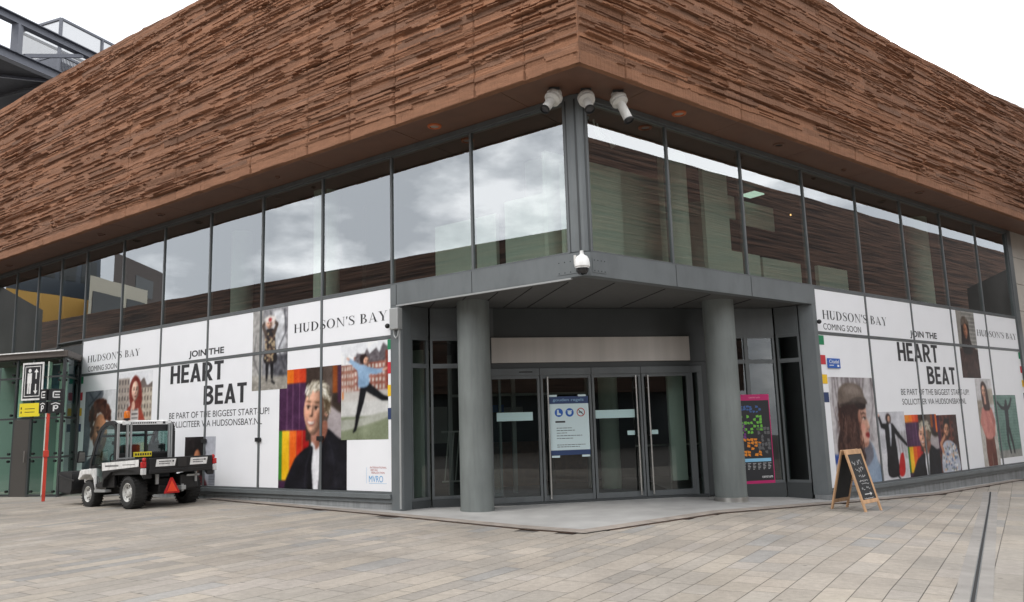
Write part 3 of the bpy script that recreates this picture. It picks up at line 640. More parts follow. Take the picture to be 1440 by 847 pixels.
# ------------------------------------------------------------------ lettering
def text_mb(txt, x0, x1, z0, z1, bold=0.0, y=-0.003):
    cu = bpy.data.curves.new('lettering', 'FONT'); cu.body = txt; cu.offset = bold; cu.dimensions = '2D'; cu.fill_mode = 'BOTH'; cu.resolution_u = 4
    o = bpy.data.objects.new('lettering', cu); COL.objects.link(o)
    bpy.context.view_layer.update()
    me = o.to_mesh(); b = MB(); b.b.from_mesh(me); o.to_mesh_clear()
    bpy.data.objects.remove(o); bpy.data.curves.remove(cu)
    xs = [v.co.x for v in b.b.verts]; zs = [v.co.y for v in b.b.verts]
    ax, bx, az, bz = min(xs), max(xs), min(zs), max(zs)
    for v in b.b.verts: v.co = Vector((x0+(v.co.x-ax)/(bx-ax)*(x1-x0), y, z0+(v.co.y-az)/(bz-az)*(z1-z0)))
    return b
def serif_letters(txt):
    """high-contrast roman capitals as polygons, cap height 1"""
    T, h, sf, sh = .15, .035, .07, .03
    out = []; X = 0.0
    def rect(a, b, c, d): return [(a, c), (b, c), (b, d), (a, d)]
    def stem(x, t=T, top=True, bot=True):
        q = [rect(x, x+t, 0, 1)]
        if bot: q.append(rect(x-sf, x+t+sf, 0, sh))
        if top: q.append(rect(x-sf, x+t+sf, 1-sh, 1))
        return q
    def arc(cx, cy, ro, rz, ri, rzi, a0, a1, n=18):
        q = []
        for i in range(n):
            p, r_ = a0+(a1-a0)*i/n, a0+(a1-a0)*(i+1)/n
            q.append([(cx+ro*math.cos(p), cy+rz*math.sin(p)), (cx+ro*math.cos(r_), cy+rz*math.sin(r_)), (cx+ri*math.cos(r_), cy+rzi*math.sin(r_)), (cx+ri*math.cos(p), cy+rzi*math.sin(p))])
        return q
    pi = math.pi
    for c in txt:
        P = []
        if c == 'H': P = stem(.08)+stem(.62)+[rect(.23, .62, .49, .49+h)]; w = .86
        elif c == 'U': P = stem(.08, bot=False)+[rect(.60, .60+h, .3, 1), rect(.53, .71, 1-sh, 1)]+arc(.36, .3, .28, .32, .13, .27, pi, 2*pi); P[0] = rect(.08, .23, .28, 1); w = .78
        elif c == 'D': P = stem(.08)+arc(.24, .5, .52, .5, .36, .465, -pi/2, pi/2, 24); w = .84
        elif c == 'O': P = arc(.42, .5, .40, .52, .25, .485, 0, 2*pi, 36); w = .90
        elif c == 'S':
            pts = [(.52, .80), (.44, .95), (.28, .985), (.12, .90), (.09, .76), (.18, .62), (.34, .51), (.48, .38), (.52, .24), (.46, .09), (.28, .015), (.12, .06), (.05, .22)]
            wd = [.03, .03, .04, .08, .11, .14, .16, .14, .11, .08, .04, .03, .03]
            for i in range(len(pts)-1):
                (x1, y1), (x2, y2) = pts[i], pts[i+1]; l = math.hypot(x2-x1, y2-y1); nx, ny = -(y2-y1)/l, (x2-x1)/l
                P.append([(x1+nx*wd[i]/2, y1+ny*wd[i]/2), (x1-nx*wd[i]/2, y1-ny*wd[i]/2), (x2-nx*wd[i+1]/2, y2-ny*wd[i+1]/2), (x2+nx*wd[i+1]/2, y2+ny*wd[i+1]/2)])
            P += [rect(.50, .53, .70, .98), rect(.04, .07, .02, .3)]; w = .62
        elif c == 'N': P = [rect(.10, .10+h, 0, 1), rect(.03, .22, 0, sh), rect(.68, .68+h, 0, 1), rect(.60, .80, 1-sh, 1), [(.04, 1), (.22, 1), (.715, 0), (.66, 0)]]; w = .84
        elif c == "'": P = [[(.05, .70), (.10, .70), (.17, 1), (.04, 1)]]; w = .2
        elif c == 'B': P = stem(.08)+arc(.26, .76, .28, .24, .15, .205, -pi/2, pi/2)+arc(.27, .265, .36, .265, .22, .23, -pi/2, pi/2); w = .70
        elif c == 'A': P = [[(.10, 0), (.14, 0), (.40, .95), (.38, 1)], [(.36, 1), (.42, 1), (.76, 0), (.58, 0)], rect(.20, .58, .30, .30+h), rect(.02, .24, 0, sh), rect(.50, .84, 0, sh)]; w = .84
        elif c == 'Y': P = [rect(.33, .48, 0, .48), [(.06, 1), (.23, 1), (.48, .46), (.34, .44)], [(.66, 1), (.70, 1), (.46, .48), (.44, .44)], rect(.25, .56, 0, sh), rect(-.02, .31, 1-sh, 1), rect(.58, .78, 1-sh, 1)]; w = .78
        else: w = .34
        for q in P: out.append([(x+X, y) for x, y in q])
        X += w+.05
    return out, X-.05
def block_mb(txt, x0, x1, z0, z1, y=-0.003):
    t, th, pi = .185, .17, math.pi; out = []; X = 0.0
    def rect(a, b, c, d): return [(a, c), (b, c), (b, d), (a, d)]
    def bowl(x, zc, ro, rz, n=16):
        return [[(x+ro*math.cos(a), zc+rz*math.sin(a)), (x+ro*math.cos(b), zc+rz*math.sin(b)), (x+(ro-t)*math.cos(b), zc+(rz-th)*math.sin(b)), (x+(ro-t)*math.cos(a), zc+(rz-th)*math.sin(a))] for a, b in [(-pi/2+pi*i/n, -pi/2+pi*(i+1)/n) for i in range(n)]]
    for c in txt:
        if c == 'H': P = [rect(0, t, 0, 1), rect(.43, .43+t, 0, 1), rect(t, .43, .42, .42+th)]; w = .615
        elif c == 'E': P = [rect(0, t, 0, 1), rect(t, .50, 0, th), rect(t, .46, .42, .42+th), rect(t, .50, 1-th, 1)]; w = .50
        elif c == 'A': P = [[(0, 0), (t+.01, 0), (.40, 1), (.24, 1)], [(.46, 0), (.66, 0), (.42, 1), (.26, 1)], rect(.17, .49, .20, .20+th*.9)]; w = .66
        elif c == 'R': P = [rect(0, t, 0, 1), rect(t, .32, 1-th, 1), rect(t, .32, .38, .38+th)]+bowl(.30, .69, .30, .31)+[[(.24, .40), (.40, .44), (.64, 0), (.43, 0)]]; w = .64
        elif c == 'T': P = [rect(0, .54, 1-th, 1), rect(.27-t/2, .27+t/2, 0, 1-th)]; w = .54
        elif c == 'B': P = [rect(0, t, 0, 1), rect(t, .32, 1-th, 1), rect(t, .34, .43, .43+th), rect(t, .34, 0, th)]+bowl(.29, .745, .29, .255)+bowl(.31, .29, .31, .29); w = .62
        for q in P: out.append([(a+X, b) for a, b in q])
        X += w+.075
    X -= .075; b = MB()
    for i, q in enumerate(out): b.face([(x0+(x1-x0)*px/X, y-.00004*(i % 40), z0+(z1-z0)*pz_) for px, pz_ in q])
    return b
def serif_mb(txt, x0, x1, z0, z1, y=-0.003):
    polys, w = serif_letters(txt); b = MB()
    for i, q in enumerate(polys): b.face([(x0+(x1-x0)*px/w, y-.00004*(i % 40), z0+(z1-z0)*py) for px, py in q])
    return b

# ------------------------------------------------------------------ printed pictures (painted from simple shapes)
class Pic:
    def __init__(s, wm, hm, bg, ppm=46):
        s.w, s.h = max(8, int(wm*ppm)), max(8, int(hm*ppm)); s.a = np.empty((s.h, s.w, 3)); s.a[:] = bg
        s.wm, s.hm = wm, hm
        yy, xx = np.mgrid[0:s.h*2, 0:s.w*2]; s.X = (xx+.5)/(2*s.w); s.Y = (yy+.5)/(2*s.h)
    def put(s, mask, c, blur=0, al=1.0):
        mk = mask.astype(float).reshape(s.h, 2, s.w, 2).mean((1, 3))
        for _ in range(blur):
            p = np.pad(mk, 1, mode='edge'); mk = (p[:-2, 1:-1]+p[2:, 1:-1]+p[1:-1, :-2]+p[1:-1, 2:]+2*p[1:-1, 1:-1])/6
        mk = mk[..., None]*al; s.a = s.a*(1-mk)+np.array(c, float)*mk; return s
    def rect(s, x0, y0, x1, y1, c, blur=0, al=1.0): return s.put((s.X >= x0) & (s.X < x1) & (s.Y >= y0) & (s.Y < y1), c, blur, al)
    def ell(s, cx, cy, rx, ry, c, blur=0, al=1.0, rot=0):
        ar = s.hm/s.wm; dx, dy = s.X-cx, (s.Y-cy)*ar; ca, sa = math.cos(rot), math.sin(rot)
        return s.put(((dx*ca+dy*sa)/rx)**2+((-dx*sa+dy*ca)/(ry*ar))**2 < 1, c, blur, al)
    def poly(s, pts, c, blur=0, al=1.0, smooth=True):
        if smooth:
            n = len(pts); q = []
            for i in range(n):
                p0, p1, p2, p3 = [np.array(pts[(i+k) % n], float) for k in (-1, 0, 1, 2)]
                for t in (0, .25, .5, .75): q.append(.5*((2*p1)+(p2-p0)*t+(2*p0-5*p1+4*p2-p3)*t*t+(-p0+3*p1-3*p2+p3)*t**3))
            pts = q
        ins = np.zeros(s.X.shape, bool)
        for (x1, y1), (x2, y2) in zip(pts, list(pts[1:])+[pts[0]]):
            if y1 == y2: continue
            ins ^= ((y1 > s.Y) != (y2 > s.Y)) & (s.X < (x2-x1)*(s.Y-y1)/(y2-y1)+x1)
        return s.put(ins, c, blur, al)
    def limb(s, pts, w0, w1, c, blur=0):
        ar = s.hm/s.wm
        for i in range(len(pts)-1):
            (x1, y1), (x2, y2) = pts[i], pts[i+1]; k0, k1 = i/(len(pts)-1), (i+1)/(len(pts)-1)
            a, b = w0+(w1-w0)*k0, w0+(w1-w0)*k1
            dx, dy = x2-x1, (y2-y1)*ar; l2 = dx*dx+dy*dy
            t = np.clip(((s.X-x1)*dx+(s.Y-y1)*ar*dy)/l2, 0, 1); d = np.hypot(s.X-x1-t*dx, (s.Y-y1)*ar-t*dy)
            s.put(d < (a+(b-a)*t)/2, c, blur)
        return s
    def noise(s, amt, sc=3, x0=0, y0=0, x1=1, y1=1, stretch=1):
        gh, gw = max(2, s.h//(sc*stretch)+2), max(2, s.w//sc+2); n = rng.normal(0, amt, (gh, gw))
        yy = np.linspace(0, gh-1.01, s.h); xx = np.linspace(0, gw-1.01, s.w); yi, xi = yy.astype(int), xx.astype(int); fy, fx = (yy-yi)[:, None], (xx-xi)[None]
        v = n[yi][:, xi]*(1-fy)*(1-fx)+n[yi+1][:, xi]*fy*(1-fx)+n[yi][:, xi+1]*(1-fy)*fx+n[yi+1][:, xi+1]*fy*fx
        mk = np.zeros((s.h, s.w)); mk[int(y0*s.h):int(y1*s.h)+1, int(x0*s.w):int(x1*s.w)+1] = 1
        s.a = np.clip(s.a+(v*mk)[..., None], 0, 255); return s
    def lin(s):
        s.noise(7, 9); p = np.pad(s.a, ((1, 1), (1, 1), (0, 0)), mode='edge'); s.a = (p[:-2, 1:-1]+p[2:, 1:-1]+p[1:-1, :-2]+p[1:-1, 2:]+3*p[1:-1, 1:-1])/7; s.noise(4, 1)
        a = np.clip(s.a, 0, 255)/255; a = np.clip((a-.5)*1.14+.475, 0, 1); return np.where(a <= .04045, a/12.92, ((a+.055)/1.055)**2.4)*.80+.004

def face(p, cx, cy, rx, ry, skin, yaw=0.0, tilt=0.0, smile=False, lip=(150, 78, 74), light=(-.45, -.45, .77), brow=(70, 50, 42), beard=False):
    s = p; dx, dy = (s.X-cx)*s.wm/(rx*s.wm), (s.Y-cy)*s.hm/(rx*s.wm)*(rx*s.wm)/(ry*s.hm); ar = ry*s.hm/(rx*s.wm)
    ca, sa = math.cos(tilt), math.sin(tilt); u = dx*ca+dy*ar*sa; v = (-dx*sa+dy*ar*ca)/ar
    ga = lambda a, b, sx_, sy_: np.exp(-((u-a)/sx_)**2-((v-b)/sy_)**2)
    w = 1-.30*np.clip(v, 0, 1.2)**1.7-.08*np.clip(-v, 0, 1.2)**3; inside = (u/w)**2+v**2 < 1
    u0 = yaw*.5; e1, e2 = u0-.40*(1-.35*abs(yaw)*(yaw < 0)), u0+.40*(1-.35*abs(yaw)*(yaw > 0))
    z = np.sqrt(np.clip(1-.93*(u/w)**2-.9*v**2, 0.004, 1))*.95
    z += .26*np.exp(-((u-u0*1.25)/.12)**2)*np.clip((v+.35)/.5, 0, 1)*(v < .24)*np.clip((.26-v)/.08, 0, 1)
    z += -.13*(ga(e1, -.10, .2, .11)+ga(e2, -.10, .2, .11))+.05*(ga(e1, -.33, .3, .1)+ga(e2, -.33, .3, .1))+.07*(ga(u0-.5, .22, .22, .25)+ga(u0+.5, .22, .22, .25))+.07*ga(u0*1.1, .52, .22, .09)+.09*ga(u0, .86, .2, .12)-.04*ga(u0*1.1, .68, .2, .05)
    gy, gx = np.gradient(z); px = 2*s.w*rx; gx *= px; gy *= px*ar*1.0/ar
    n = np.stack([-gx, -gy, np.full_like(z, 1.0)], -1); n /= np.linalg.norm(n, axis=-1, keepdims=True)
    l = np.array(light)/np.linalg.norm(light); sh = np.clip(n @ l, 0, 1); sh = .50+.60*sh
    al = np.ones(z.shape+(3,))*np.array(skin, float)
    def mixc(mk, c): nonlocal al; al = al*(1-mk[..., None])+np.array(c, float)*mk[..., None]
    mixc(.25*(ga(u0-.5, .2, .25, .2)+ga(u0+.5, .2, .25, .2)), (np.array(skin)*np.array((1.02, .82, .78))))
    for e_ in (e1, e2):
        mixc(np.clip(1.1*ga(e_, -.345-.0, .23, .045), 0, .85), brow); mixc(np.clip(.35*ga(e_, -.12, .22, .10), 0, .4), np.array(skin)*.66)
        mixc(np.clip(1.2*ga(e_, -.10, .14, .032), 0, .55), (215, 205, 198)); mixc(np.clip(1.8*ga(e_+yaw*.08, -.105, .075, .05), 0, 1), (42, 32, 28)); mixc(np.clip(1.3*ga(e_, -.165, .20, .026), 0, .9), (40, 30, 28))
    mixc(np.clip(.9*(ga(u0*1.25-.09, .245, .05, .025)+ga(u0*1.25+.09, .245, .05, .025)), 0, .7), np.array(skin)*.4)
    m_ = u0*1.15
    if smile:
        cv = .50-.25*(u-m_)**2; cv = .53-.55*(u-m_)**2; q = np.exp(-((u-m_)/.38)**6-((v-cv)/.085)**4); mixc(np.clip(q*1.2, 0, .8), lip); q = np.exp(-((u-m_)/.33)**6-((v-cv+.01)/.055)**4); mixc(np.clip(q*1.2, 0, 1), (240, 234, 228))
        mixc(.2*(ga(m_-.38, .42, .05, .12)+ga(m_+.38, .42, .05, .12)), np.array(skin)*.6)
    else:
        q = np.exp(-((u-m_)/.24)**4-((v-.52)/.075)**2); mixc(np.clip(q*1.1, 0, .85), lip); mixc(np.clip(ga(m_, .52, .22, .016), 0, .8), np.array(lip)*.45)
    if beard: mixc(np.clip(.85*((v > .25)*1.0)*(1-np.exp(-((u-u0)/.62)**4-((v-.3)/.35)**4)), 0, .8), brow)
    img = np.clip(al*sh[..., None]*np.array((1.0, .985, .97)), 0, 255)
    mk = inside.astype(float); M4 = lambda a: a.reshape((s.h, 2, s.w, 2)+a.shape[2:]).mean((1, 3))
    ml = M4(mk)[..., None]; il = M4(img*mk[..., None])/np.maximum(ml, 1e-3); q = np.pad(ml, ((1, 1), (1, 1), (0, 0))); ml = (q[:-2, 1:-1]+q[2:, 1:-1]+q[1:-1, :-2]+q[1:-1, 2:]+4*q[1:-1, 1:-1])/8*(ml > 0)
    s.a = s.a*(1-ml)+il*ml
    return s
def strands(p, pts, n, c, spread, ln, var=26, wd=.012, ang=(0, 1)):
    for _ in range(n):
        k = rng.integers(len(pts)); x, y = pts[k][0]+rng.normal(0, spread), pts[k][1]+rng.normal(0, spread*.7); a = pts[k][2]+rng.normal(0, .25); m_ = ln*rng.uniform(.5, 1.3)
        p.limb([(x, y), (x+m_*math.cos(a)*.5, y+m_*math.sin(a)*.5), (x+m_*math.cos(a+.2), y+m_*math.sin(a+.2))], wd, wd*.4, np.clip(np.array(c)+rng.normal(0, var), 0, 255), 0)
def facade_rows(p, x0, y0, x1, y1, base, win, nx, ny):
    p.rect(x0, y0, x1, y1, base)
    for i in range(nx):
        for j in range(ny):
            a, b = x0+(x1-x0)*(i+.25)/nx, y0+(y1-y0)*(j+.2)/ny
            p.rect(a, b, a+(x1-x0)*.5/nx, b+(y1-y0)*.58/ny, win)
    return p

def pic_curly():
    p = Pic(1.75, 2.45, (222, 224, 228))
    p.poly([(0, 0), (.55, 0), (.5, .12), (.2, .2), (0, .3)], (120, 124, 132), 2); p.limb([(0, .22), (.5, .02)], .03, .03, (70, 74, 84), 1); p.limb([(.1, 0), (.45, .2)], .025, .025, (80, 84, 94), 1)
    p.poly([(0, .25), (.16, .2), (.22, .45), (.15, .8), (0, 1)], (105, 108, 118), 3)
    p.poly([(.02, 1.02), (.1, .83), (.34, .74), (.75, .76), (1.0, .9), (1.02, 1.02)], (70, 74, 86), 1)
    p.poly([(.34, .7), (.62, .66), (.66, .82), (.5, .9), (.36, .84)], (150, 105, 80), 1)
    face(p, .52, .50, .235, .235, (206, 150, 118), .25, 0, lip=(165, 88, 80), brow=(60, 36, 28), light=(.5, -.4, .75)); p.ell(.27, .5, .045, .06, (165, 112, 84), 1)
    for _ in range(90):
        a = rng.uniform(-math.pi, 0.15); q = rng.uniform(.5, 1); c = np.array((96, 52, 36))+rng.normal(0, 16)
        p.ell(.5+.33*q*math.cos(a), .32+.2*q*math.sin(a), .05, .035, c, 1)
    for y in np.linspace(.2, .5, 9): p.ell(.26+rng.normal(0, .015), y, .05, .03, (70, 40, 30), 1)
    return p.noise(5, 2)
def pic_redhair():
    p = Pic(1.72, 1.45, (232, 234, 238)); facade_rows(p, 0, .1, .34, 1, (178, 168, 160), (118, 110, 108), 4, 6); facade_rows(p, .6, .28, 1, 1, (196, 186, 172), (128, 120, 112), 5, 5)
    p.poly([(.62, .28), (.75, .12), (.85, .26), (1, .2), (1, .3)], (120, 110, 106)); p.noise(14, 2, y0=.3)
    p.poly([(.2, 1.05), (.27, .72), (.4, .6), (.62, .6), (.74, .74), (.82, 1.05)], (160, 74, 58), 1); p.poly([(.42, .58), (.6, .56), (.62, 1.05), (.42, 1.05)], (214, 208, 204), 1)
    for y in np.arange(.62, 1, .07): p.rect(.43, y, .61, y+.025, (60, 58, 62), 0, .8)
    p.poly([(.36, .2), (.5, .06), (.66, .2), (.72, .5), (.66, .66), (.42, .66), (.34, .45)], (132, 60, 52), 1); face(p, .51, .35, .105, .185, (238, 204, 188), .1); p.ell(.47, .62, .05, .09, (226, 186, 168), 1)
    return p.noise(5, 2)
def pic_dark():
    p = Pic(1.28, 1.15, (214, 216, 222)); p.rect(0, 0, .66, 1, (46, 38, 40)); p.rect(.66, 0, 1, 1, (188, 190, 198), 1)
    for _ in range(120):
        a = rng.uniform(0, 2*math.pi); q = rng.uniform(.3, 1); p.ell(.38+.27*q*math.cos(a), .34+.3*q*math.sin(a), .05, .05, np.array((34, 26, 28))+rng.normal(0, 9), 1)
    face(p, .42, .5, .13, .24, (196, 140, 110), .1)
    p.poly([(.1, 1.05), (.2, .82), (.6, .8), (.74, 1.05)], (120, 60, 66), 1)
    for y in np.arange(.5, 1, .05): p.rect(.8, y, 1, y+.025, (110, 112, 120))
    return p.noise(5, 2)
def pic_flower():
    p = Pic(1.26, 1.8, (150, 150, 154)); p.rect(0, 0, .3, 1, (178, 176, 174), 2); p.rect(0, .82, 1, 1, (168, 164, 156), 2)
    p.ell(.72, .15, .2, .13, (216, 218, 222), 2); p.ell(.7, .42, .24, .22, (205, 207, 212), 2); p.rect(.62, .58, 1, .84, (92, 92, 98), 3)
    p.limb([(.9, .02), (.95, .3), (.75, .5), (.95, .8)], .03, .02, (60, 60, 66), 1); p.limb([(.5, .02), (.55, .1), (.52, .3)], .02, .02, (66, 66, 70), 1); p.limb([(.1, .3), (.04, .6), (.2, .8)], .02, .02, (96, 96, 98), 1)
    p.noise(16, 3)
    p.limb([(.44, .62), (.42, .88)], .11, .05, (26, 26, 30)); p.limb([(.56, .62), (.58, .9)], .11, .05, (26, 26, 30)); p.limb([(.58, .9), (.64, .92)], .05, .05, (20, 20, 22))
    p.poly([(.38, .26), (.62, .26), (.66, .45), (.70, .66), (.34, .66), (.38, .45)], (48, 44, 46))
    for _ in range(70): p.ell(rng.uniform(.36, .67), rng.uniform(.28, .65), .025, .014, (188, 170, 140) if rng.random() < .6 else (120, 96, 84))
    p.limb([(.38, .3), (.3, .2), (.44, .12)], .09, .06, (90, 78, 72)); p.limb([(.62, .3), (.70, .2), (.56, .12)], .09, .06, (90, 78, 72))
    p.ell(.5, .16, .14, .08, (216, 200, 192)); face(p, .48, .185, .085, .062, (226, 182, 158), .1); p.ell(.5, .12, .17, .04, (230, 224, 220), 1); p.ell(.5, .13, .05, .025, (170, 60, 60))
    for _ in range(40): p.limb([(rng.uniform(0, 1), rng.uniform(.85, 1))]*1+[(rng.uniform(0, 1), rng.uniform(.85, 1))], .008, .008, (140, 136, 130)) if rng.random() < .3 else None
    return p.noise(5, 2)
def pic_blonde(w=2.18, h=2.52):
    p = Pic(w, h, (66, 56, 50), 52)
    p.rect(.0, .0, .17, .5, (236, 150, 44)); p.rect(0, 0, .26, .12, (232, 150, 60)); p.rect(.13, 0, .22, .12, (240, 134, 40)); p.rect(.22, 0, .42, .12, (222, 92, 44)); p.rect(.31, 0, .42, .12, (206, 74, 40))
    p.rect(0, .12, .41, .51, (84, 52, 84)); 
    for x in (.12, .21, .31): p.rect(x, .12, x+.008, .51, (150, 112, 142), 0, .9)
    p.rect(0, .51, .055, .92, (74, 140, 58)); p.rect(.055, .51, .165, .92, (238, 190, 44)); p.rect(.165, .51, .27, .92, (230, 110, 40)); p.rect(.27, .51, .36, .92, (206, 62, 40)); p.rect(.36, .51, .46, .92, (176, 40, 42)); p.rect(0, .92, .46, 1, (74, 46, 72))
    for x in (.165, .27, .36): p.rect(x, .51, x+.006, .92, (245, 190, 130), 0, .6)
    p.rect(.41, 0, .66, .6, (72, 60, 54), 1); p.rect(.66, 0, .8, .6, (96, 84, 78), 2); p.rect(.80, .0, .87, .22, (150, 84, 40), 1); p.rect(.87, 0, .95, .3, (84, 54, 78), 1); p.rect(.95, 0, 1, .3, (222, 120, 50)); p.poly([(.72, .55), (.76, .34), (.9, .38), (1.02, .4), (1.02, .75), (.8, .7)], (176, 168, 170), 3)
    p.poly([(.14, 1.03), (.22, .78), (.36, .68), (.5, .62), (.56, .54), (.72, .50), (.9, .585), (1.03, .62), (1.03, 1.03)], (34, 34, 42), 1)
    p.poly([(.5, .52), (.70, .44), (.72, .56), (.66, .70), (.53, .70)], (176, 128, 112), 1); p.poly([(.49, .63), (.56, .645), (.64, .62), (.68, .58), (.66, .74), (.62, 1.03), (.5, 1.03)], (232, 232, 236), 1)
    p.limb([(.5, .66), (.47, .8), (.49, 1.02)], .05, .08, (24, 24, 32), 1); p.limb([(.70, .56), (.67, .75), (.63, 1.02)], .09, .07, (26, 26, 34), 1)
    p.limb([(.5, .66), (.42, .80), (.40, 1.0)], .015, .012, (60, 60, 70), 1); p.limb([(.72, .56), (.80, .7), (.86, 1.0)], .012, .01, (52, 52, 62), 2)
    p.poly([(.60, .50), (.71, .44), (.72, .54), (.62, .64), (.55, .66)], (150, 104, 88), 2)
    p.poly([(.41, .27), (.42, .17), (.5, .115), (.63, .11), (.73, .15), (.775, .25), (.755, .36), (.71, .44), (.68, .30), (.62, .24), (.5, .2)], (88, 78, 68), 1)
    face(p, .535, .355, .155, .20, (226, 180, 158), -.42, .10, True, (178, 92, 86), light=(-.55, -.35, .75), brow=(96, 74, 58))
    p.ell(.712, .365, .030, .042, (206, 152, 132), 1); p.ell(.716, .367, .014, .024, (160, 104, 88), 1)
    strands(p, [(.44, .22, -1.2), (.47, .18, -1.1), (.52, .155, -.7), (.58, .15, -.4), (.64, .15, -.1), (.69, .19, .5), (.73, .25, 1.1), (.74, .31, 1.4), (.66, .21, .4), (.6, .17, -.2), (.54, .17, -.6)], 260, (190, 183, 168), .022, .06, 40, .012)
    strands(p, [(.72, .34, 1.5), (.745, .30, 1.4), (.70, .28, 1.2)], 70, (104, 90, 72), .015, .05, 20, .010)
    return p.noise(4, 2)
def pic_jump():
    p = Pic(1.35, 1.95, (236, 238, 242), 52); facade_rows(p, .0, .22, .28, .52, (166, 122, 108), (212, 206, 200), 5, 4); facade_rows(p, .28, .14, .95, .5, (158, 106, 94), (214, 206, 198), 9, 5)
    p.poly([(.28, .2), (.34, .1), (.5, .12), (.56, .06), (.62, .12), (.76, .06), (.82, .12), (.9, .02), (1, .06), (1, .2), (.28, .22)], (112, 106, 110), smooth=False); p.rect(.95, .1, 1, .5, (150, 84, 70))
    p.noise(15, 2, y0=.1, y1=.5); p.rect(0, .5, 1, .62, (198, 194, 190), 1); p.rect(0, .60, 1, .78, (208, 208, 206), 2); p.rect(0, .76, 1, 1, (136, 144, 120), 2); p.poly([(0, .8), (.4, .78), (1, .72), (1, .78), (.3, .88), (0, .9)], (176, 178, 168), 1)
    p.rect(.02, .5, .05, .58, (222, 120, 40))
    p.limb([(.5, .44), (.44, .60), (.36, .76), (.31, .90)], .15, .045, (28, 28, 34)); p.limb([(.54, .45), (.72, .52), (.88, .58), (1.0, .595)], .15, .06, (30, 30, 36)); p.limb([(.31, .88), (.27, .92)], .05, .03, (24, 24, 28))
    p.poly([(.36, .27), (.48, .22), (.58, .27), (.6, .44), (.38, .46), (.37, .36)], (150, 178, 206), 1); p.limb([(.42, .27), (.3, .22), (.17, .16)], .12, .055, (158, 186, 214)); p.limb([(.56, .29), (.75, .31), (.9, .30)], .11, .06, (146, 174, 202)); p.limb([(.17, .16), (.13, .145)], .04, .03, (222, 178, 156)); p.limb([(.9, .3), (.98, .285)], .04, .03, (222, 178, 156))
    p.ell(.49, .17, .085, .055, (52, 38, 36), 1); face(p, .545, .195, .062, .046, (230, 188, 166), .4, .2, True)
    return p.noise(4, 2)
def pic_cap():
    p = Pic(2.02, 2.32, (196, 192, 194), 52)
    for _ in range(26):
        x = rng.uniform(0, 1); p.limb([(x, -.02), (x+rng.normal(0, .06), .25), (x+rng.normal(0, .12), .6)], rng.uniform(.01, .04), .008, (134, 126, 128), 2)
    p.noise(10, 4); p.rect(0, .7, .2, .78, (60, 90, 160), 3)
    p.poly([(.0, 1.02), (.05, .82), (.25, .74), (.6, .70), (.9, .78), (1.02, 1.02)], (128, 142, 160), 2); p.poly([(.62, .64), (.82, .62), (.92, .8), (.95, 1.02), (.6, 1.02)], (150, 166, 186), 2); p.poly([(.5, .62), (.78, .6), (.82, .76), (.56, .84)], (118, 118, 128), 2)
    p.poly([(.50, .26), (.72, .25), (.755, .34), (.745, .375), (.80, .455), (.80, .475), (.765, .485), (.775, .52), (.765, .545), (.77, .57), (.74, .635), (.66, .655), (.54, .64), (.48, .5)], (208, 166, 148), 1)
    p.poly([(.5, .3), (.6, .3), (.62, .5), (.58, .66), (.48, .6)], (150, 104, 88), 4, .85); p.ell(.66, .47, .05, .04, (222, 158, 142), 4, .7); p.ell(.72, .32, .03, .03, (228, 190, 172), 3, .7); p.limb([(.60, .60), (.68, .63), (.745, .615)], .03, .02, (166, 118, 100), 3); p.ell(.70, .375, .05, .02, (160, 116, 102), 3, .6); p.limb([(.775, .40), (.785, .455)], .02, .02, (232, 196, 178), 2)
    p.limb([(.64, .345), (.69, .330), (.735, .345)], .016, .014, (60, 42, 36), 1); p.ell(.70, .385, .035, .013, (236, 226, 220)); p.ell(.71, .385, .016, .013, (50, 36, 30)); p.limb([(.66, .38), (.70, .370), (.74, .384)], .012, .01, (46, 32, 30))
    p.poly([(.70, .525), (.77, .515), (.785, .54), (.77, .565), (.71, .555)], (140, 40, 44), 1); p.limb([(.76, .482), (.735, .488)], .012, .012, (166, 116, 100))
    p.poly([(.2, .2), (.5, .2), (.60, .28), (.56, .36), (.585, .5), (.56, .62), (.66, .72), (.6, .80), (.35, .80), (.12, .76), (.08, .6), (.17, .45), (.15, .3)], (66, 46, 42), 1)
    for _ in range(60):
        x, y = rng.uniform(.14, .56), rng.uniform(.28, .74); p.limb([(x, y), (x+rng.normal(0, .03), y+.04), (x+rng.normal(0, .03), y+.09)], .018, .006, np.array((88, 62, 54))+rng.normal(0, 18), 1)
    strands(p, [(.2, .35, 1.6), (.28, .4, 1.5), (.36, .45, 1.5), (.44, .5, 1.4), (.5, .42, 1.5), (.24, .6, 1.6), (.34, .66, 1.6), (.48, .66, 1.5), (.55, .6, 1.4)], 200, (84, 58, 50), .05, .10, 22, .012)
    p.poly([(.52, .22), (.74, .22), (.74, .29), (.6, .3)], (50, 36, 34), 1)
    p.poly([(.17, .24), (.19, .12), (.34, .055), (.56, .055), (.70, .10), (.735, .17), (.745, .21), (.5, .235), (.3, .24), (.2, .28)], (124, 112, 104), 1); p.poly([(.3, .1), (.5, .075), (.66, .12), (.66, .16), (.4, .15)], (146, 134, 126), 3, .8)
    p.poly([(.5, .19), (.74, .19), (.80, .245), (.74, .25), (.6, .235), (.4, .25)], (96, 86, 80), 1); p.limb([(.2, .26), (.45, .235), (.62, .23)], .02, .02, (74, 66, 62), 1)
    return p.noise(4, 2)
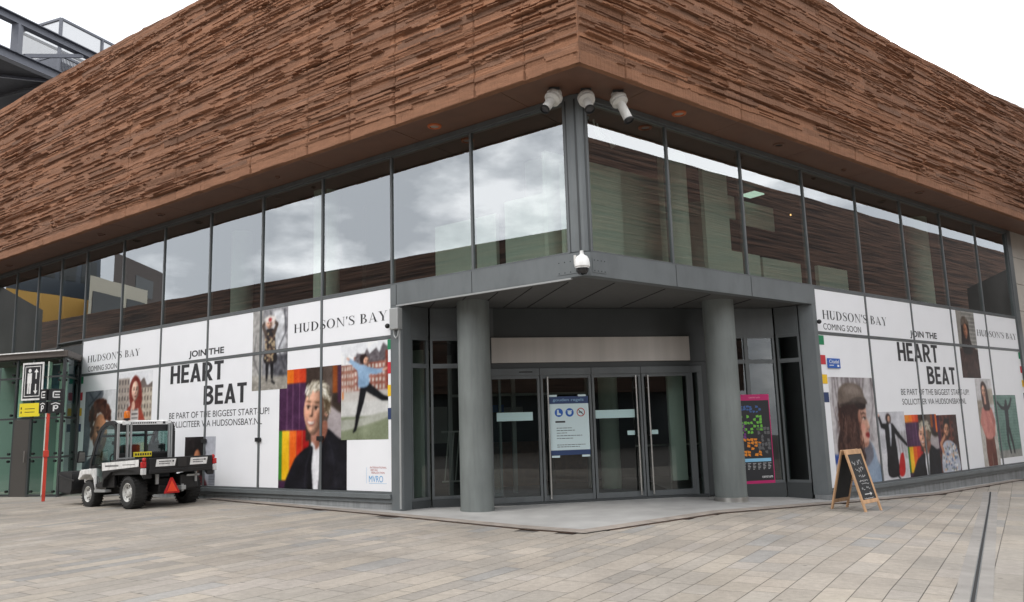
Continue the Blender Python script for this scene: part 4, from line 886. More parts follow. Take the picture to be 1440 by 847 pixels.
def pic_coat():
    p = Pic(1.28, 1.6, (206, 206, 212), 52); p.rect(0, .6, 1, 1, (214, 214, 218), 2)
    for _ in range(14): x = rng.uniform(.5, 1); p.limb([(x, .3), (x+rng.normal(0, .05), .7)], .02, .01, (150, 146, 148), 1)
    p.poly([(.24, .2), (.5, .18), (.58, .4), (.62, .8), (.66, .9), (.5, .96), (.2, .92), (.22, .6)], (30, 28, 34)); p.limb([(.26, .22), (.12, .2), (.04, .06)], .12, .06, (32, 30, 36)); p.limb([(.5, .22), (.72, .36), (.98, .5)], .12, .06, (32, 30, 36)); p.limb([(.42, .2), (.41, .36), (.38, .5)], .09, .03, (206, 208, 216), 1)
    p.ell(.38, .1, .1, .075, (58, 42, 40), 1); face(p, .405, .11, .058, .052, (228, 188, 168), -.2, -.1, True); p.poly([(.68, .68), (.82, .62), (.84, .86), (.74, .96), (.6, .92)], (190, 44, 44)); p.limb([(.5, .92), (.62, .99)], .05, .03, (24, 22, 26)); p.ell(.04, .05, .03, .02, (226, 186, 168))
    return p.noise(5, 2)
def pic_man():
    p = Pic(1.22, 1.46, (96, 58, 48), 52); facade_rows(p, 0, 0, 1, .7, (112, 66, 54), (66, 44, 42), 6, 5); p.rect(.8, 0, 1, 1, (74, 54, 50), 2); p.noise(12, 3)
    p.rect(0, 0, .16, .62, (84, 46, 72)); p.poly([(.12, 1.02), (.16, .6), (.32, .46), (.62, .46), (.86, .6), (.92, 1.02)], (186, 190, 202))
    for _ in range(110): p.ell(rng.uniform(.17, .86), rng.uniform(.5, 1), .03, .02, [(90, 110, 150), (214, 180, 150), (120, 130, 120), (230, 230, 232)][rng.integers(4)])
    p.limb([(.2, .62), (.12, .5), (.34, .36)], .1, .07, (198, 146, 118)); face(p, .46, .28, .125, .16, (206, 156, 128), -.1, .1, beard=True, brow=(54, 38, 34)); p.poly([(.33, .24), (.35, .11), (.5, .06), (.62, .13), (.60, .25), (.56, .17), (.42, .16)], (44, 32, 30), 1)
    return p.noise(4, 2)
def pic_darkwoman():
    p = Pic(1.18, 1.83, (150, 146, 140), 52)
    for i in range(12): p.rect(.3+.06*i, 0, .305+.06*i+.02, .55, (110, 112, 112))
    for j in range(10): p.rect(.3, .06*j, 1, .06*j+.015, (180, 178, 172))
    p.poly([(0, 1.02), (.06, .6), (.3, .52), (.7, .52), (.95, .62), (1.02, 1.02)], (62, 42, 36), 1); p.rect(0, .57, 1, 1, (70, 46, 38), 1); p.poly([(.2, .3), (.26, .12), (.45, .08), (.62, .16), (.64, .4), (.72, .62), (.2, .62)], (44, 34, 32), 1); face(p, .42, .30, .125, .125, (176, 130, 106), 0, 0, light=(.5, -.4, .7)); p.poly([(.24, .22), (.3, .1), (.5, .08), (.62, .2), (.45, .185)], (110, 100, 92), 1); p.rect(.25, .46, .62, .54, (60, 44, 40), 2)
    return p.noise(8, 3).noise(4, 1)
def pic_pink():
    p = Pic(1.08, 2.4, (206, 204, 206), 52); p.rect(0, .25, .3, .55, (160, 150, 138), 3); p.rect(.6, .12, 1, .3, (180, 172, 160), 3); p.rect(0, .55, 1, 1, (196, 192, 186), 3); p.noise(9, 4)
    p.limb([(.42, .66), (.38, .85), (.40, 1.02)], .32, .26, (116, 66, 54)); p.limb([(.62, .66), (.68, .85), (.68, 1.02)], .32, .26, (110, 62, 50)); p.rect(.3, .665, .75, .69, (60, 40, 34))
    p.poly([(.28, .36), (.42, .3), (.62, .3), (.76, .36), (.78, .52), (.74, .68), (.30, .68), (.28, .52)], (206, 140, 130), 1); p.limb([(.3, .38), (.16, .5), (.28, .62)], .2, .15, (200, 134, 124)); p.limb([(.76, .38), (.88, .5), (.8, .64)], .2, .15, (194, 128, 118)); p.poly([(.4, .4), (.5, .36), (.55, .6), (.42, .62)], (184, 118, 110), 4, .6)
    p.poly([(.3, .1), (.46, .03), (.64, .08), (.7, .2), (.74, .34), (.62, .37), (.34, .34)], (74, 52, 46), 1); face(p, .47, .155, .125, .078, (226, 182, 160), -.1); p.rect(.42, .2, .54, .3, (206, 160, 142), 2)
    return p.noise(4, 2)
def pic_statue():
    p = Pic(1.62, 1.8, (120, 150, 140), 52)
    for j in range(22): p.rect(0, j/22, 1, j/22+.012, (98, 126, 118))
    for i in range(16): p.rect(i/16, 0, i/16+.006, 1, (104, 132, 124))
    p.rect(0, .88, 1, 1, (150, 150, 146), 1)
    p.limb([(.52, .2), (.5, .45), (.48, .55)], .16, .13, (44, 46, 50)); p.limb([(.46, .55), (.44, .75), (.5, .92)], .1, .06, (38, 40, 44)); p.limb([(.54, .55), (.62, .75), (.66, .92)], .1, .06, (38, 40, 44)); p.limb([(.46, .22), (.3, .2), (.16, .12)], .07, .05, (50, 52, 56)); p.limb([(.58, .22), (.7, .16), (.78, .06)], .07, .05, (46, 48, 52)); p.ell(.53, .13, .05, .06, (52, 50, 52))
    return p.noise(6, 2)

# ------------------------------------------------------------------ printed panels
MULW = .035
class Side:
    def __init__(s, M, cols, zb, lab, grp):
        s.M, s.cols, s.zb = M, cols, zb; s.P = []
        for i, (a, b) in enumerate(cols):
            for r, (z0, z1) in enumerate(((zb+.045, ZB-MULW-.003), (ZB+MULW+.003, ZS-.055))):
                o_ = Matrix.Translation(((a+b)/2, -0.008, z0)); g = MB(); w = (b-a)/2-MULW-.003
                g.box(-w, w, 0, .004, 0, z1-z0); p = obj('advert_panel', g, M_FILM); p.matrix_basis = M @ o_
                tag(p, lab[i][r], 'advert panel', grp)
                s.P.append((p, (a+b)/2, w, z0, z1))
    def clip(s, mb, name, m_, wm=None):
        xs = [v.co.x for v in mb.b.verts]; zs = [v.co.z for v in mb.b.verts]; x0, x1, z0_, z1_ = min(xs), max(xs), min(zs), max(zs)
        for p, c, w, z0, z1 in s.P:
            if x1 < c-w or x0 > c+w or z1_ < z0 or z0_ > z1: continue
            b = MB(); b.b = mb.b.copy()
            for co, no in (((c+w, 0, 0), (1, 0, 0)), ((c-w, 0, 0), (-1, 0, 0)), ((0, 0, z1), (0, 0, 1)), ((0, 0, z0), (0, 0, -1))):
                bmesh.ops.bisect_plane(b.b, geom=list(b.b.verts)+list(b.b.edges)+list(b.b.faces), plane_co=co, plane_no=no, clear_outer=True)
            if len(b.b.faces): obj(name, b, m_, p, Matrix.Translation((-c, 0, -z0)), recalc=False)
            else: b.b.free()
        mb.b.free()
    def photo(s, pic, x0, x1, z0, z1, lay=0, sub=None):
        a = pic.lin(); y = -.0015-.0012*lay
        for p, c, w, pz0, pz1 in s.P:
            u0, u1, v0, v1 = max(x0, c-w), min(x1, c+w), max(z0, pz0), min(z1, pz1)
            if u1-u0 < .02 or v1-v0 < .02: continue
            nx, nz_ = max(2, int((u1-u0)*54)), max(2, int((v1-v0)*54))
            U = np.linspace(u0, u1, nx); V = np.linspace(v0, v1, nz_)
            fx = np.clip((U-x0)/(x1-x0)*a.shape[1]-.5, 0, a.shape[1]-1.001); fy = np.clip((z1-V)/(z1-z0)*a.shape[0]-.5, 0, a.shape[0]-1.001)
            xi, yi = fx.astype(int), fy.astype(int); tx, ty = (fx-xi)[None, :, None], (fy-yi)[:, None, None]
            cc = a[yi][:, xi]*(1-tx)*(1-ty)+a[yi][:, xi+1]*tx*(1-ty)+a[yi+1][:, xi]*(1-tx)*ty+a[yi+1][:, xi+1]*tx*ty
            co = np.zeros((nz_, nx, 3)); co[..., 0] = U[None]-c; co[..., 1] = y; co[..., 2] = V[:, None]-pz0
            ix = np.arange(nx*nz_).reshape(nz_, nx); f = np.stack([ix[:-1, :-1], ix[:-1, 1:], ix[1:, 1:], ix[1:, :-1]], -1).reshape(-1, 4)
            o = grid_obj('photo_print', co.reshape(-1, 3), f, cc.reshape(-1, 3), M_PRINT, p)
LABL = [("white panel behind the utility vehicle with a big portrait of a curly haired person", "white panel with small store name and coming soon line at the far left end"),
        ("white panel with photo of a red haired woman in a street behind the vehicle roof", "white panel at the left end carrying only the last letters of a small store name"),
        ("white panel with start of HEART and a dark curly portrait beside the vehicle tailgate", "white panel with the word JOIN above the start of HEART on the left front"),
        ("white panel with end of BEAT and an edge of the graffiti photo", "mostly blank white panel with the word THE on the left front"),
        ("white panel with a girl's legs above the purple side of the smiling blonde portrait", "white panel with a flower hat girl photo beside half of the large store name"),
        ("white panel with a jumping woman in blue sweater beside the entrance recess", "white panel with the second half of the large store name next to the entrance")]
LABR = [("white panel with portrait of a woman in a flat cap behind the chalkboard sign", "white panel with store name and coming soon nearest the entrance on the right front"),
        ("white panel with a woman in a long black coat and the start of HEART", "white panel with the word BAY alone on the right front"),
        ("white panel with smiling blonde and a man in floral shirt below HEART", "white panel with the words JOIN THE on the right front"),
        ("white panel with a woman in a pink sweater and brown trousers", "white panel with a dark photo of a woman before a glass tower at the right"),
        ("white panel with a dark figure before a green tiled wall at the far right end", "white panel with most of the small store name at the far right end")]
SL = Side(ML, [(-b, -a) for a, b in zip(MUL_L[2:8], MUL_L[3:9])][::-1], ZBL, LABL, 'advert panels on the left front')
SR = Side(MR, [(a, b) for a, b in zip(MUL_R[3:8], MUL_R[4:9])], ZBR, LABR, 'advert panels on the right front')
def u(x): return x-17.0
SL.clip(serif_mb("HUDSON'S BAY", u(.31), u(3.14), 3.735, 3.925), 'lettering', M_INK)
SL.clip(text_mb('COMING SOON', u(.36), u(1.97), 3.47, 3.62), 'lettering', M_INK)
SL.clip(text_mb('JOIN THE', u(5.46), u(6.94), 3.455, 3.66, .028), 'lettering', M_INK)
SL.clip(block_mb('HEART', u(4.67), u(6.94), 2.88, 3.335), 'lettering', M_INK)
SL.clip(block_mb('BEAT', u(6.15), u(7.86), 2.30, 2.76), 'lettering', M_INK)
SL.clip(text_mb('BE PART OF THE BIGGEST START-UP!', u(4.67), u(8.70), 2.005, 2.155), 'lettering', M_INK)
SL.clip(text_mb('SOLLICITEER VIA HUDSONSBAY.NL', u(4.69), u(8.45), 1.785, 1.935), 'lettering', M_INK)
SL.clip(serif_mb("HUDSON'S BAY", u(9.52), u(12.40), 3.735, 3.93), 'lettering', M_INK)
SL.photo(pic_curly(), u(.30), u(2.05), .45, 2.9); SL.photo(pic_redhair(), u(2.11), u(3.83), 1.86, 3.30); SL.photo(pic_dark(), u(5.42), u(6.70), .39, 1.545)
SL.photo(pic_blonde(), u(9.05), u(11.23), .36, 2.94); SL.photo(pic_flower(), u(8.05), u(9.31), 2.54, 4.36, 1); SL.photo(pic_jump(), u(11.06), u(12.41), 1.40, 3.335, 1)
M_IB, M_IC = cmat((.10, .36, .66)), cmat((.45, .12, .12))
SL.clip(text_mb('MVRO', u(11.87), u(12.26), .575, .70), 'logo', M_IB)
for i, (t_, z) in enumerate((('INTERNATIONAL', .84), ('RETAIL', .79), ('REALIZATION', .74))):
    SL.clip(text_mb(t_, u(11.9+.02*i), u((12.36, 12.12, 12.30)[i]), z, z+.035), 'logo', M_IC)
g = MB(); g.quad(u(11.80), u(11.805), .55, .86, -.003); g.quad(u(11.87), u(12.36), .55, .555, -.003); SL.clip(g, 'logo', M_IB)
STR = [cmat((.01, .20, .085)), cmat((.52, .03, .045)), cmat((.80, .50, .02)), cmat((.02, .04, .12))]
for S_, x0, x1, zz in ((SL, u(12.40), u(12.55), ((3.145, 3.345), (2.67, 2.895), (2.23, 2.447), (1.78, 2.0))), (SL, u(-.06), u(.13), ((3.145, 3.345), (2.67, 2.895), (2.23, 2.447), (1.78, 2.0))),
                       (SR, 6.84, 7.135, ((3.13, 3.335), (2.70, 2.905), (2.28, 2.48), (1.88, 2.095))), (SR, 18.16, 18.3, ((3.13, 3.335), (2.70, 2.905), (2.28, 2.48), (1.88, 2.095)))):
    for (a, b), q in zip(zz, STR): g = MB(); g.quad(x0, x1, a, b, -.005); S_.clip(g, 'colour_stripe', q)
SR.clip(serif_mb("HUDSON'S BAY", 7.17, 10.07, 3.71, 3.91), 'lettering', M_INK)
SR.clip(text_mb('COMING SOON', 7.17, 8.80, 3.475, 3.615), 'lettering', M_INK)
SR.clip(text_mb('JOIN THE', 11.22, 12.72, 3.45, 3.66, .028), 'lettering', M_INK)
SR.clip(block_mb('HEART', 10.47, 12.65, 2.87, 3.335), 'lettering', M_INK)
SR.clip(block_mb('BEAT', 11.92, 13.56, 2.31, 2.77), 'lettering', M_INK)
SR.clip(text_mb('BE PART OF THE BIGGEST START-UP!', 10.43, 14.29, 2.035, 2.185), 'lettering', M_INK)
SR.clip(text_mb('SOLLICITEER VIA HUDSONSBAY.NL', 10.44, 14.05, 1.80, 1.945), 'lettering', M_INK)
SR.clip(serif_mb("HUDSON'S BAY", 15.30, 18.16, 3.71, 3.89), 'lettering', M_INK)
SR.photo(pic_cap(), 7.16, 9.15, .03, 2.43); SR.photo(pic_coat(), 9.16, 10.46, .06, 1.64); SR.photo(pic_blonde(1.66, 1.5), 10.46, 12.15, .06, 1.55, 1); SR.photo(pic_man(), 12.12, 13.32, .06, 1.52)
SR.photo(pic_darkwoman(), 14.04, 15.22, 2.5, 4.36); SR.photo(pic_pink(), 14.76, 15.86, .08, 2.49, 1); SR.photo(pic_statue(), 15.87, 17.5, .25, 2.03)
# street name plate in front of the right panels
g = MB(); g.box(-.26, .26, -.012, 0, 0, .215, .003); ob = obj('street_plate', g, M_BLUE); ob.matrix_basis = MR @ Matrix.Translation((7.44, -0.02, 2.625))
tag(ob, 'small blue name plate reading Citadel above the flat cap portrait', 'sign')
obj('lettering', text_mb('Citadel', -.2, .2, .105, .185, .01, -.014), M_WHITE, ob, recalc=False)
g = MB(); g.quad(-.2, -.02, .05, .07, -.014); g.quad(.12, .2, .03, .075, -.014); obj('lettering', g, M_WHITE, ob)

# ------------------------------------------------------------------ notice on the door and town map
def on(M, x, z, y): return M @ Matrix.Translation((x, y, z))
M_NOTE = mat('notice_paper', (0.56, 0.68, 0.70), 0.5)
g = MB(); g.box(0, .84, -.005, 0, 0, 1.19); nb = obj('notice_poster', g, M_NOTE); nb.matrix_basis = on(MD, 1.11, .96, -.05)
tag(nb, 'pale house rules notice with navy header taped to the glass door', 'notice')
g = MB(); g.quad(.0, .84, 1.04, 1.19, -.006); g.quad(0, .84, 0, .10, -.006); obj('header', g, M_NAVY, nb)
obj('lettering', text_mb('gouden regels', .08, .74, 1.075, 1.15, .01, -.0075), cmat((.2, .34, .5)), nb, recalc=False)
for i, x in enumerate((.2, .43, .67)):
    g = MB(); g.disc(x, .86, .088, -.0065, r2=.072 if i == 2 else 0); ic = obj('pictogram', g, M_BLUE if i < 2 else M_TAIL, nb)
    g = MB()
    if i == 0: g.face([(x-.035, -.008, .92), (x-.002, -.008, .92), (x+.0, -.008, .86), (x+.045, -.008, .835), (x+.045, -.008, .81), (x-.04, -.008, .81)])
    elif i == 1: g.disc(x, .855, .042, -.008); g.quad(x-.055, x+.055, .885, .90, -.009)
    else: g.quad(x-.045, x+.03, .85, .87, -.008); g.line([(x-.052, .912), (x+.052, .808)], .016, -.009)
    obj('symbol', g, M_NOTE if i < 2 else M_INK, ic)
g = MB(); g.quad(.12, .33, .655, .69, -.0065)
for i, (z, w) in enumerate(((.54, .34), (.49, .42), (.44, .26), (.385, .56), (.33, .36), (.2, .62), (.16, .5))):
    x = .14
    while x < .1+w: l = rng.uniform(.03, .09); g.quad(x, min(x+l, .12+w), z, z+.012, -.0065); x += l+.012
obj('small_print', g, M_INK, nb)
for x, z in ((-.0, 1.195), (.62, 1.195), (.02, -.035), (.66, -.035)): g = MB(); g.quad(x, x+.17, z-.01, z+.03, -.0072); obj('tape', g, M_NOTE, nb)

MS, ls = frame2(E_, B2)
g = MB(); g.box(0, .92, -.006, 0, 0, 1.9); mpn = obj('map_poster', g, M_INK); mpn.matrix_basis = on(MS, .97, .2, .0)
tag(mpn, 'black town map poster with pink border behind the right column', 'poster')
g = MB(); g.quad(0, .92, 1.77, 1.9, -.007); g.quad(.902, .92, .06, 1.77, -.007); g.quad(0, .018, .06, 1.77, -.007); g.quad(0, .92, 0, .06, -.007); obj('border', g, M_PINK, mpn)
obj('lettering', text_mb('centrum', .62, .87, .115, .165, .012, -.0075), M_WHITE, mpn, recalc=False)
obj('lettering', text_mb('centrum', .44, .7, 1.815, 1.85, 0, -.0085), cmat((.7, .3, .4)), mpn, recalc=False)
def blocks(c, rects, rot=0.0):
    g = MB(); rr_ = random.Random(int(c[0]*1000))
    for x0, x1, z0, z1 in rects:
        cx_, cz_ = (x0+x1)/2, (z0+z1)/2; q = []
        for x, z in ((x0, z0), (x1, z0), (x1, z1), (x0, z1)):
            jx, jz = (rr_.uniform(-.012, .012), rr_.uniform(-.012, .012)) if rot else (0, 0); a, b = x-cx_+jx, z-cz_+jz
            q.append((cx_+a*math.cos(rot)-b*math.sin(rot), -.0072, cz_+a*math.sin(rot)+b*math.cos(rot)))
        g.face(q)
    obj('map_block', g, cmat(c), mpn)
rg = random.Random(3)
def cells(x0, x1, z0, z1, n, m_, keep):
    return [(x0+(x1-x0)*i/n+.008, x0+(x1-x0)*(i+1)/n-.008, z0+(z1-z0)*j/m_+.008, z0+(z1-z0)*(j+1)/m_-.008) for i in range(n) for j in range(m_) if rg.random() < keep]
blocks((.16, .50, .06), cells(.12, .72, 1.05, 1.46, 8, 6, .62), .06)
blocks((.78, .26, .02), cells(.14, .66, .58, .96, 6, 6, .72), -.22)
blocks((.18, .04, .22), cells(.05, .32, .95, 1.3, 4, 5, .8), .12)
blocks((.05, .12, .32), cells(.2, .72, 1.5, 1.66, 7, 3, .6), .05)
blocks((.12, .12, .125), cells(.58, .88, .62, 1.2, 4, 7, .55), .18)
blocks((.25, .55, .78), [(.04, .86, .46, .53)])
blocks((.55, .55, .55), [(.06+i*.12, .06+i*.12+w, .42-j*.03, .43-j*.03) for i in range(7) for j, w in enumerate((.08, .05, .07, .06, .04))])

# ------------------------------------------------------------------ cameras under the soffit and on the canopy corner
def bullet(loc, d, L_, label):
    o = empty('security_camera', loc); tag(o, label, 'camera', 'cameras under the stone corner'); d = Vector(d).normalized()
    g = MB(); g.box(-.09, .09, -.06, .06, -.05, .0, .006); g.bar((0.06, 0, -.04), (.06, 0, -.17), .02, .07); g.bar((-.06, 0, -.04), (-.06, 0, -.17), .02, .07); obj('bracket', g, M_FRAMED, o)
    c = Vector((0, 0, -.15))
    g = MB(); g.lathe([(.0, -.13), (.085, -.12), (.095, -.03), (.145, -.02), (.15, .0), (.145, .03), (.13, .04), (.13, .055), (.142, .065), (.14, .09), (.10, .11), (.078, .12), (.078, L_)], c, d, 28); obj('housing', g, M_CAMW, o, smooth=True)
    g = MB(); g.lathe([(.078, L_-.01), (.086, L_-.008), (.086, L_+.02), (.07, L_+.022), (.068, L_+.004)], c, d, 28); obj('lens_ring', g, M_BLACK, o, smooth=True)
    g = MB(); g.lathe([(.068, L_+.003), (.0, L_+.012)], c, d, 24); obj('lens', g, mat('lens_glass', (.05, .05, .055), .06), o, smooth=True)
bullet((.82, 12.62, 7.2), (-.50, -.42, -.80), .36, 'left bullet camera pointing down to the left under the stone corner')
bullet((1.36, 12.70, 7.2), (.10, -.55, -.85), .34, 'middle bullet camera pointing straight out above the corner post')
bullet((1.92, 12.80, 7.2), (.30, -.30, -.95), .48, 'right bullet camera with longer tube pointing down beside the corner')
dm = empty('dome_camera', (1.165, 12.67, 4.12)); tag(dm, 'white dome camera on the corner of the grey canopy band', 'camera')
g = MB(); g.lathe([(.0, .27), (.028, .265), (.032, .21), (.05, .19), (.085, .17), (.115, .12), (.125, .04), (.128, .0), (.112, -.01), (.108, -.03)], (0, -.02, 0), (0, 0, 1), 28); obj('housing', g, M_WHITE, dm, smooth=True)
g = MB(); g.lathe([(.104, -.02), (.10, -.07), (.07, -.12), (.0, -.14)], (0, -.02, 0), (0, 0, 1), 28); obj('dome', g, mat('dome_glass', (.02, .02, .022), .08), dm, smooth=True)
g = MB(); g.bar((-.11, .02, .05), (-.11, .02, .2), .03, .04); g.cyl((0, 0, .1), (0, .14, .1), .045); obj('bracket', g, M_CAMW, dm)
for Mx, x0, x1 in ((ML, -.52, -.1), (MR, .1, .42)):
    g = MB(); g.box(x0, x1, -.068, -.061, 4.06, 4.3); pp = part('patch_plate', g, M_CLAD, Mx)
    for x in np.linspace(x0+.04, x1-.04, 4):
        for z in (4.09, 4.27): g = MB(); g.box(x-.008, x+.008, -.072, -.068, z-.008, z+.008); part('screw', g, M_JOINT, Mx, parent=pp)

# ------------------------------------------------------------------ sandwich board
sb = empty('sandwich_board', (6.30, 15.17, G(6.3)), 0); tag(sb, 'wooden sandwich board with chalk writing standing before the right panels', 'sign board')
wv, nv_ = Vector((.75, .66, 0)), Vector((.66, -.75, 0)); HB, WB, SPR = 1.10, .66, .33
def leaf(sgn, front):
    top = nv_*(.03*sgn)+Vector((0, 0, HB)); bot = nv_*(SPR*sgn)+Vector((0, 0, .0)); bot = bot-Vector((0, 0, .03))
    upd = (top-bot).normalized(); nn = wv.cross(upd).normalized(); nn = nn if nn.dot(nv_)*sgn > 0 else -nn
    Mx = Matrix.Identity(4)
    for i in range(3): Mx[i][0] = wv[i]*sgn; Mx[i][1] = -nn[i]; Mx[i][2] = upd[i]; Mx[i][3] = bot[i]
    l = (top-bot).length; g = MB(); w = WB/2
    g.box(-w, -w+.06, -.014, .014, 0, l, .003); g.box(w-.06, w, -.014, .014, 0, l, .003); g.box(-w+.06, w-.06, -.013, .013, l-.09, l-.002, .003); g.box(-w+.06, w-.06, -.013, .013, .17, .24, .003)
    f = obj('frame', g, M_WOOD, sb, Mx)
    g = MB(); g.box(-w+.06, w-.06, -.006, .006, .24, l-.09); bd = obj('chalk_panel', g, M_CHALK, sb, Mx)
    if front:
        g = MB(); rg = random.Random(5)
        def scr(x0, x1, z, h, n):
            pts = [(x0+(x1-x0)*i/n+rg.uniform(-.012, .012), z+rg.uniform(0, h)) for i in range(n+1)]; g.line(pts, .007, -.0075)
        scr(-.21, -.08, .86, .09, 9); scr(-.02, .16, .87, .1, 12); scr(-.15, .17, .74, .10, 16); scr(-.12, .15, .64, .05, 14); scr(-.15, .18, .555, .04, 22); scr(-.1, .18, .50, .04, 18); scr(-.16, -.04, .41, .07, 8); scr(.02, .16, .42, .06, 8)
        g.line([(-.12, .335), (.14, .335)], .016, -.0075); g.face([(.09, -.0077, .37), (.17, -.0077, .335), (.09, -.0077, .30)])
        scr(-.19, .19, .248, .02, 26); obj('chalk_writing', g, M_CHALKW, bd, Mx)
leaf(1, True); leaf(-1, False)
g = MB(); g.bar(-nv_*.19+wv*.26+Vector((0, 0, .5)), nv_*.19+wv*.26+Vector((0, 0, .5)), .012); obj('stay', g, M_STEEL, sb)

# ------------------------------------------------------------------ utility vehicle
vr = Vector((.588, .809, 0)); v0 = Vector((-8.09, 17.0, 0))+vr*.62
uv = empty('utility_vehicle', (v0.x, v0.y, G(v0.x)), R(53.0))
uv.matrix_basis = uv.matrix_basis @ Matrix.Rotation(R(-1.6), 4, 'X')
tag(uv, 'black and white utility vehicle with open cargo bed and orange beacon', 'vehicle')
def wheel(x, y, r, w, side):
    g = MB(); a = (side, 0, 0); h = w/2
    g.lathe([(r*.58, -h*.9), (r*.80, -h), (r*.95, -h*.85), (r, -h*.5), (r*1.01, 0), (r, h*.5), (r*.95, h*.85), (r*.80, h), (r*.58, h*.9)], (x, y, r), a, 36)
    for i in range(30):
        t = 2*math.pi*i/30
        for q in (-.5, .5): g.box(x+q*w*.52-w*.2, x+q*w*.52+w*.2, -.012, .012, r*.985, r*1.03, M=Matrix.Translation((0, y, r)) @ Matrix.Rotation(t+(.1 if q > 0 else 0), 4, 'X'))
    wl = obj('wheel', g, M_TYRE, uv, smooth=True)
    g = MB(); g.lathe([(r*.60, h*.88), (r*.56, h*.92), (r*.52, h*.62), (r*.30, h*.45), (r*.24, h*.55), (r*.2, h*.8), (r*.12, h*.84), (0, h*.84)], (x, y, r), a, 28); rm = obj('rim', g, M_RIM, wl, smooth=True)
    g = MB()
    for i in range(5):
        t = 2*math.pi*i/5; g.cyl((x+side*h*.5, y+r*.27*math.cos(t), r+r*.27*math.sin(t)), (x+side*h*.58, y+r*.27*math.cos(t), r+r*.27*math.sin(t)), .012, n=6)
    for i in range(8):
        t = 2*math.pi*i/8; g.cyl((x+side*h*.54, y+r*.41*math.cos(t), r+r*.41*math.sin(t)), (x+side*h*.6, y+r*.41*math.cos(t), r+r*.41*math.sin(t)), .018, n=8)
    obj('wheel_nut', g, M_BLACK, wl)
wheel(-.61, 0, .335, .30, -1); wheel(.61, 0, .335, .30, 1); wheel(-.58, 1.85, .30, .24, -1); wheel(.58, 1.85, .30, .24, 1)
g = MB(); g.box(-.36, .36, -.55, 2.2, .30, .46, .02); g.cyl((-.5, 0, .335), (.5, 0, .335), .06); g.cyl((-.5, 1.85, .3), (.5, 1.85, .3), .05); g.box(-.3, .3, -.35, .5, .26, .6, .03); g.box(.08, .50, -.62, -.3, .34, .66, .03); obj('chassis', g, M_BLACK, uv)
g = MB(); g.box(.02, .12, -.78, -.60, .33, .42, .01); g.box(.2, .5, -.66, -.63, .60, .64); g.box(-.46, -.40, -.62, -.58, .48, .68); g.box(.40, .44, -.66, -.62, .48, .70); g.cyl((.07, -.72, .3), (.07, -.72, .45), .025); obj('hitch', g, M_GREYB, uv)
# cargo bed
bed = MB(); bed.box(-.74, .74, -.70, .62, .72, .76); bed.box(-.76, -.72, -.74, .66, .70, 1.0, .008); bed.box(.72, .76, -.74, .66, .70, 1.0, .008); bed.box(-.72, .72, .60, .64, .72, 1.0); bed.box(-.78, -.70, -.74, .66, .98, 1.02, .01); bed.box(.70, .78, -.74, .66, .98, 1.02, .01)
bed = obj('cargo_bed', bed, M_BLACK, uv)
tg = MB(); tg.box(-.70, .70, -.80, -.755, .70, 1.02, .012); tg.box(-.72, .72, -.815, -.77, .70, .78, .012); tg = obj('tailgate', tg, M_BLACK, uv)
g = MB(); g.box(-.10, .10, -.815, -.80, .82, .99, .006); obj('latch', g, mat('latch_black', (.03, .03, .03), .3), tg)
for a, b, c in ((-.58, -.13, -.05), (.18, .60, .05)):
    g = MB(); g.prism([(a, -.802, .84), (b-.03, -.802, .84), (b, -.802, .985), (a+.02, -.802, .985)], (0, -.006, 0), .002); pn = obj('name_plate', g, M_WHITE, tg)
    g = MB()
    for z, w in ((.93, .26), (.885, .22)):
        x = a+.07
        while x < a+.07+w: g.quad(x, x+.022, z, z+.02, -.8105); x += .03
    g.disc(b-.07, .94, .02, -.8105, n=12); obj('plate_text', g, M_INK, pn)
for s in (-1, 1):
    g = MB(); g.box(s*.80-.045, s*.80+.045, -.77, -.68, .83, .95, .012); tl = obj('tail_light', g, M_TAIL, uv)
    g = MB(); g.box(s*.80-.045, s*.80+.045, -.775, -.69, .69, .82, .012); obj('reversing_lens', g, M_CLEAR, tl)
    g = MB(); g.sph((s*.78, -.72, .99), .045, (1, .7, 1)); obj('side_reflector', g, M_TAIL, tl, smooth=True)
g = MB(); g.prism([(-.17, -.84, .28), (.17, -.84, .28), (.17, -.84, .31), (.025, -.82, .60), (-.025, -.82, .60), (-.17, -.84, .31)], (0, .012, 0), .003)
bmesh.ops.translate(g.b, verts=g.b.verts, vec=(-.22, .02, .0)); tr = obj('warning_triangle', g, M_TAIL, uv)
g = MB(); g.prism([(-.115-.22, -.833, .315), (.115-.22, -.833, .315), (-.22, -.814, .545)], (0, .004, 0)); bmesh.ops.translate(g.b, verts=g.b.verts, vec=(0, .0, .0)); obj('reflector', g, M_RED, tr)
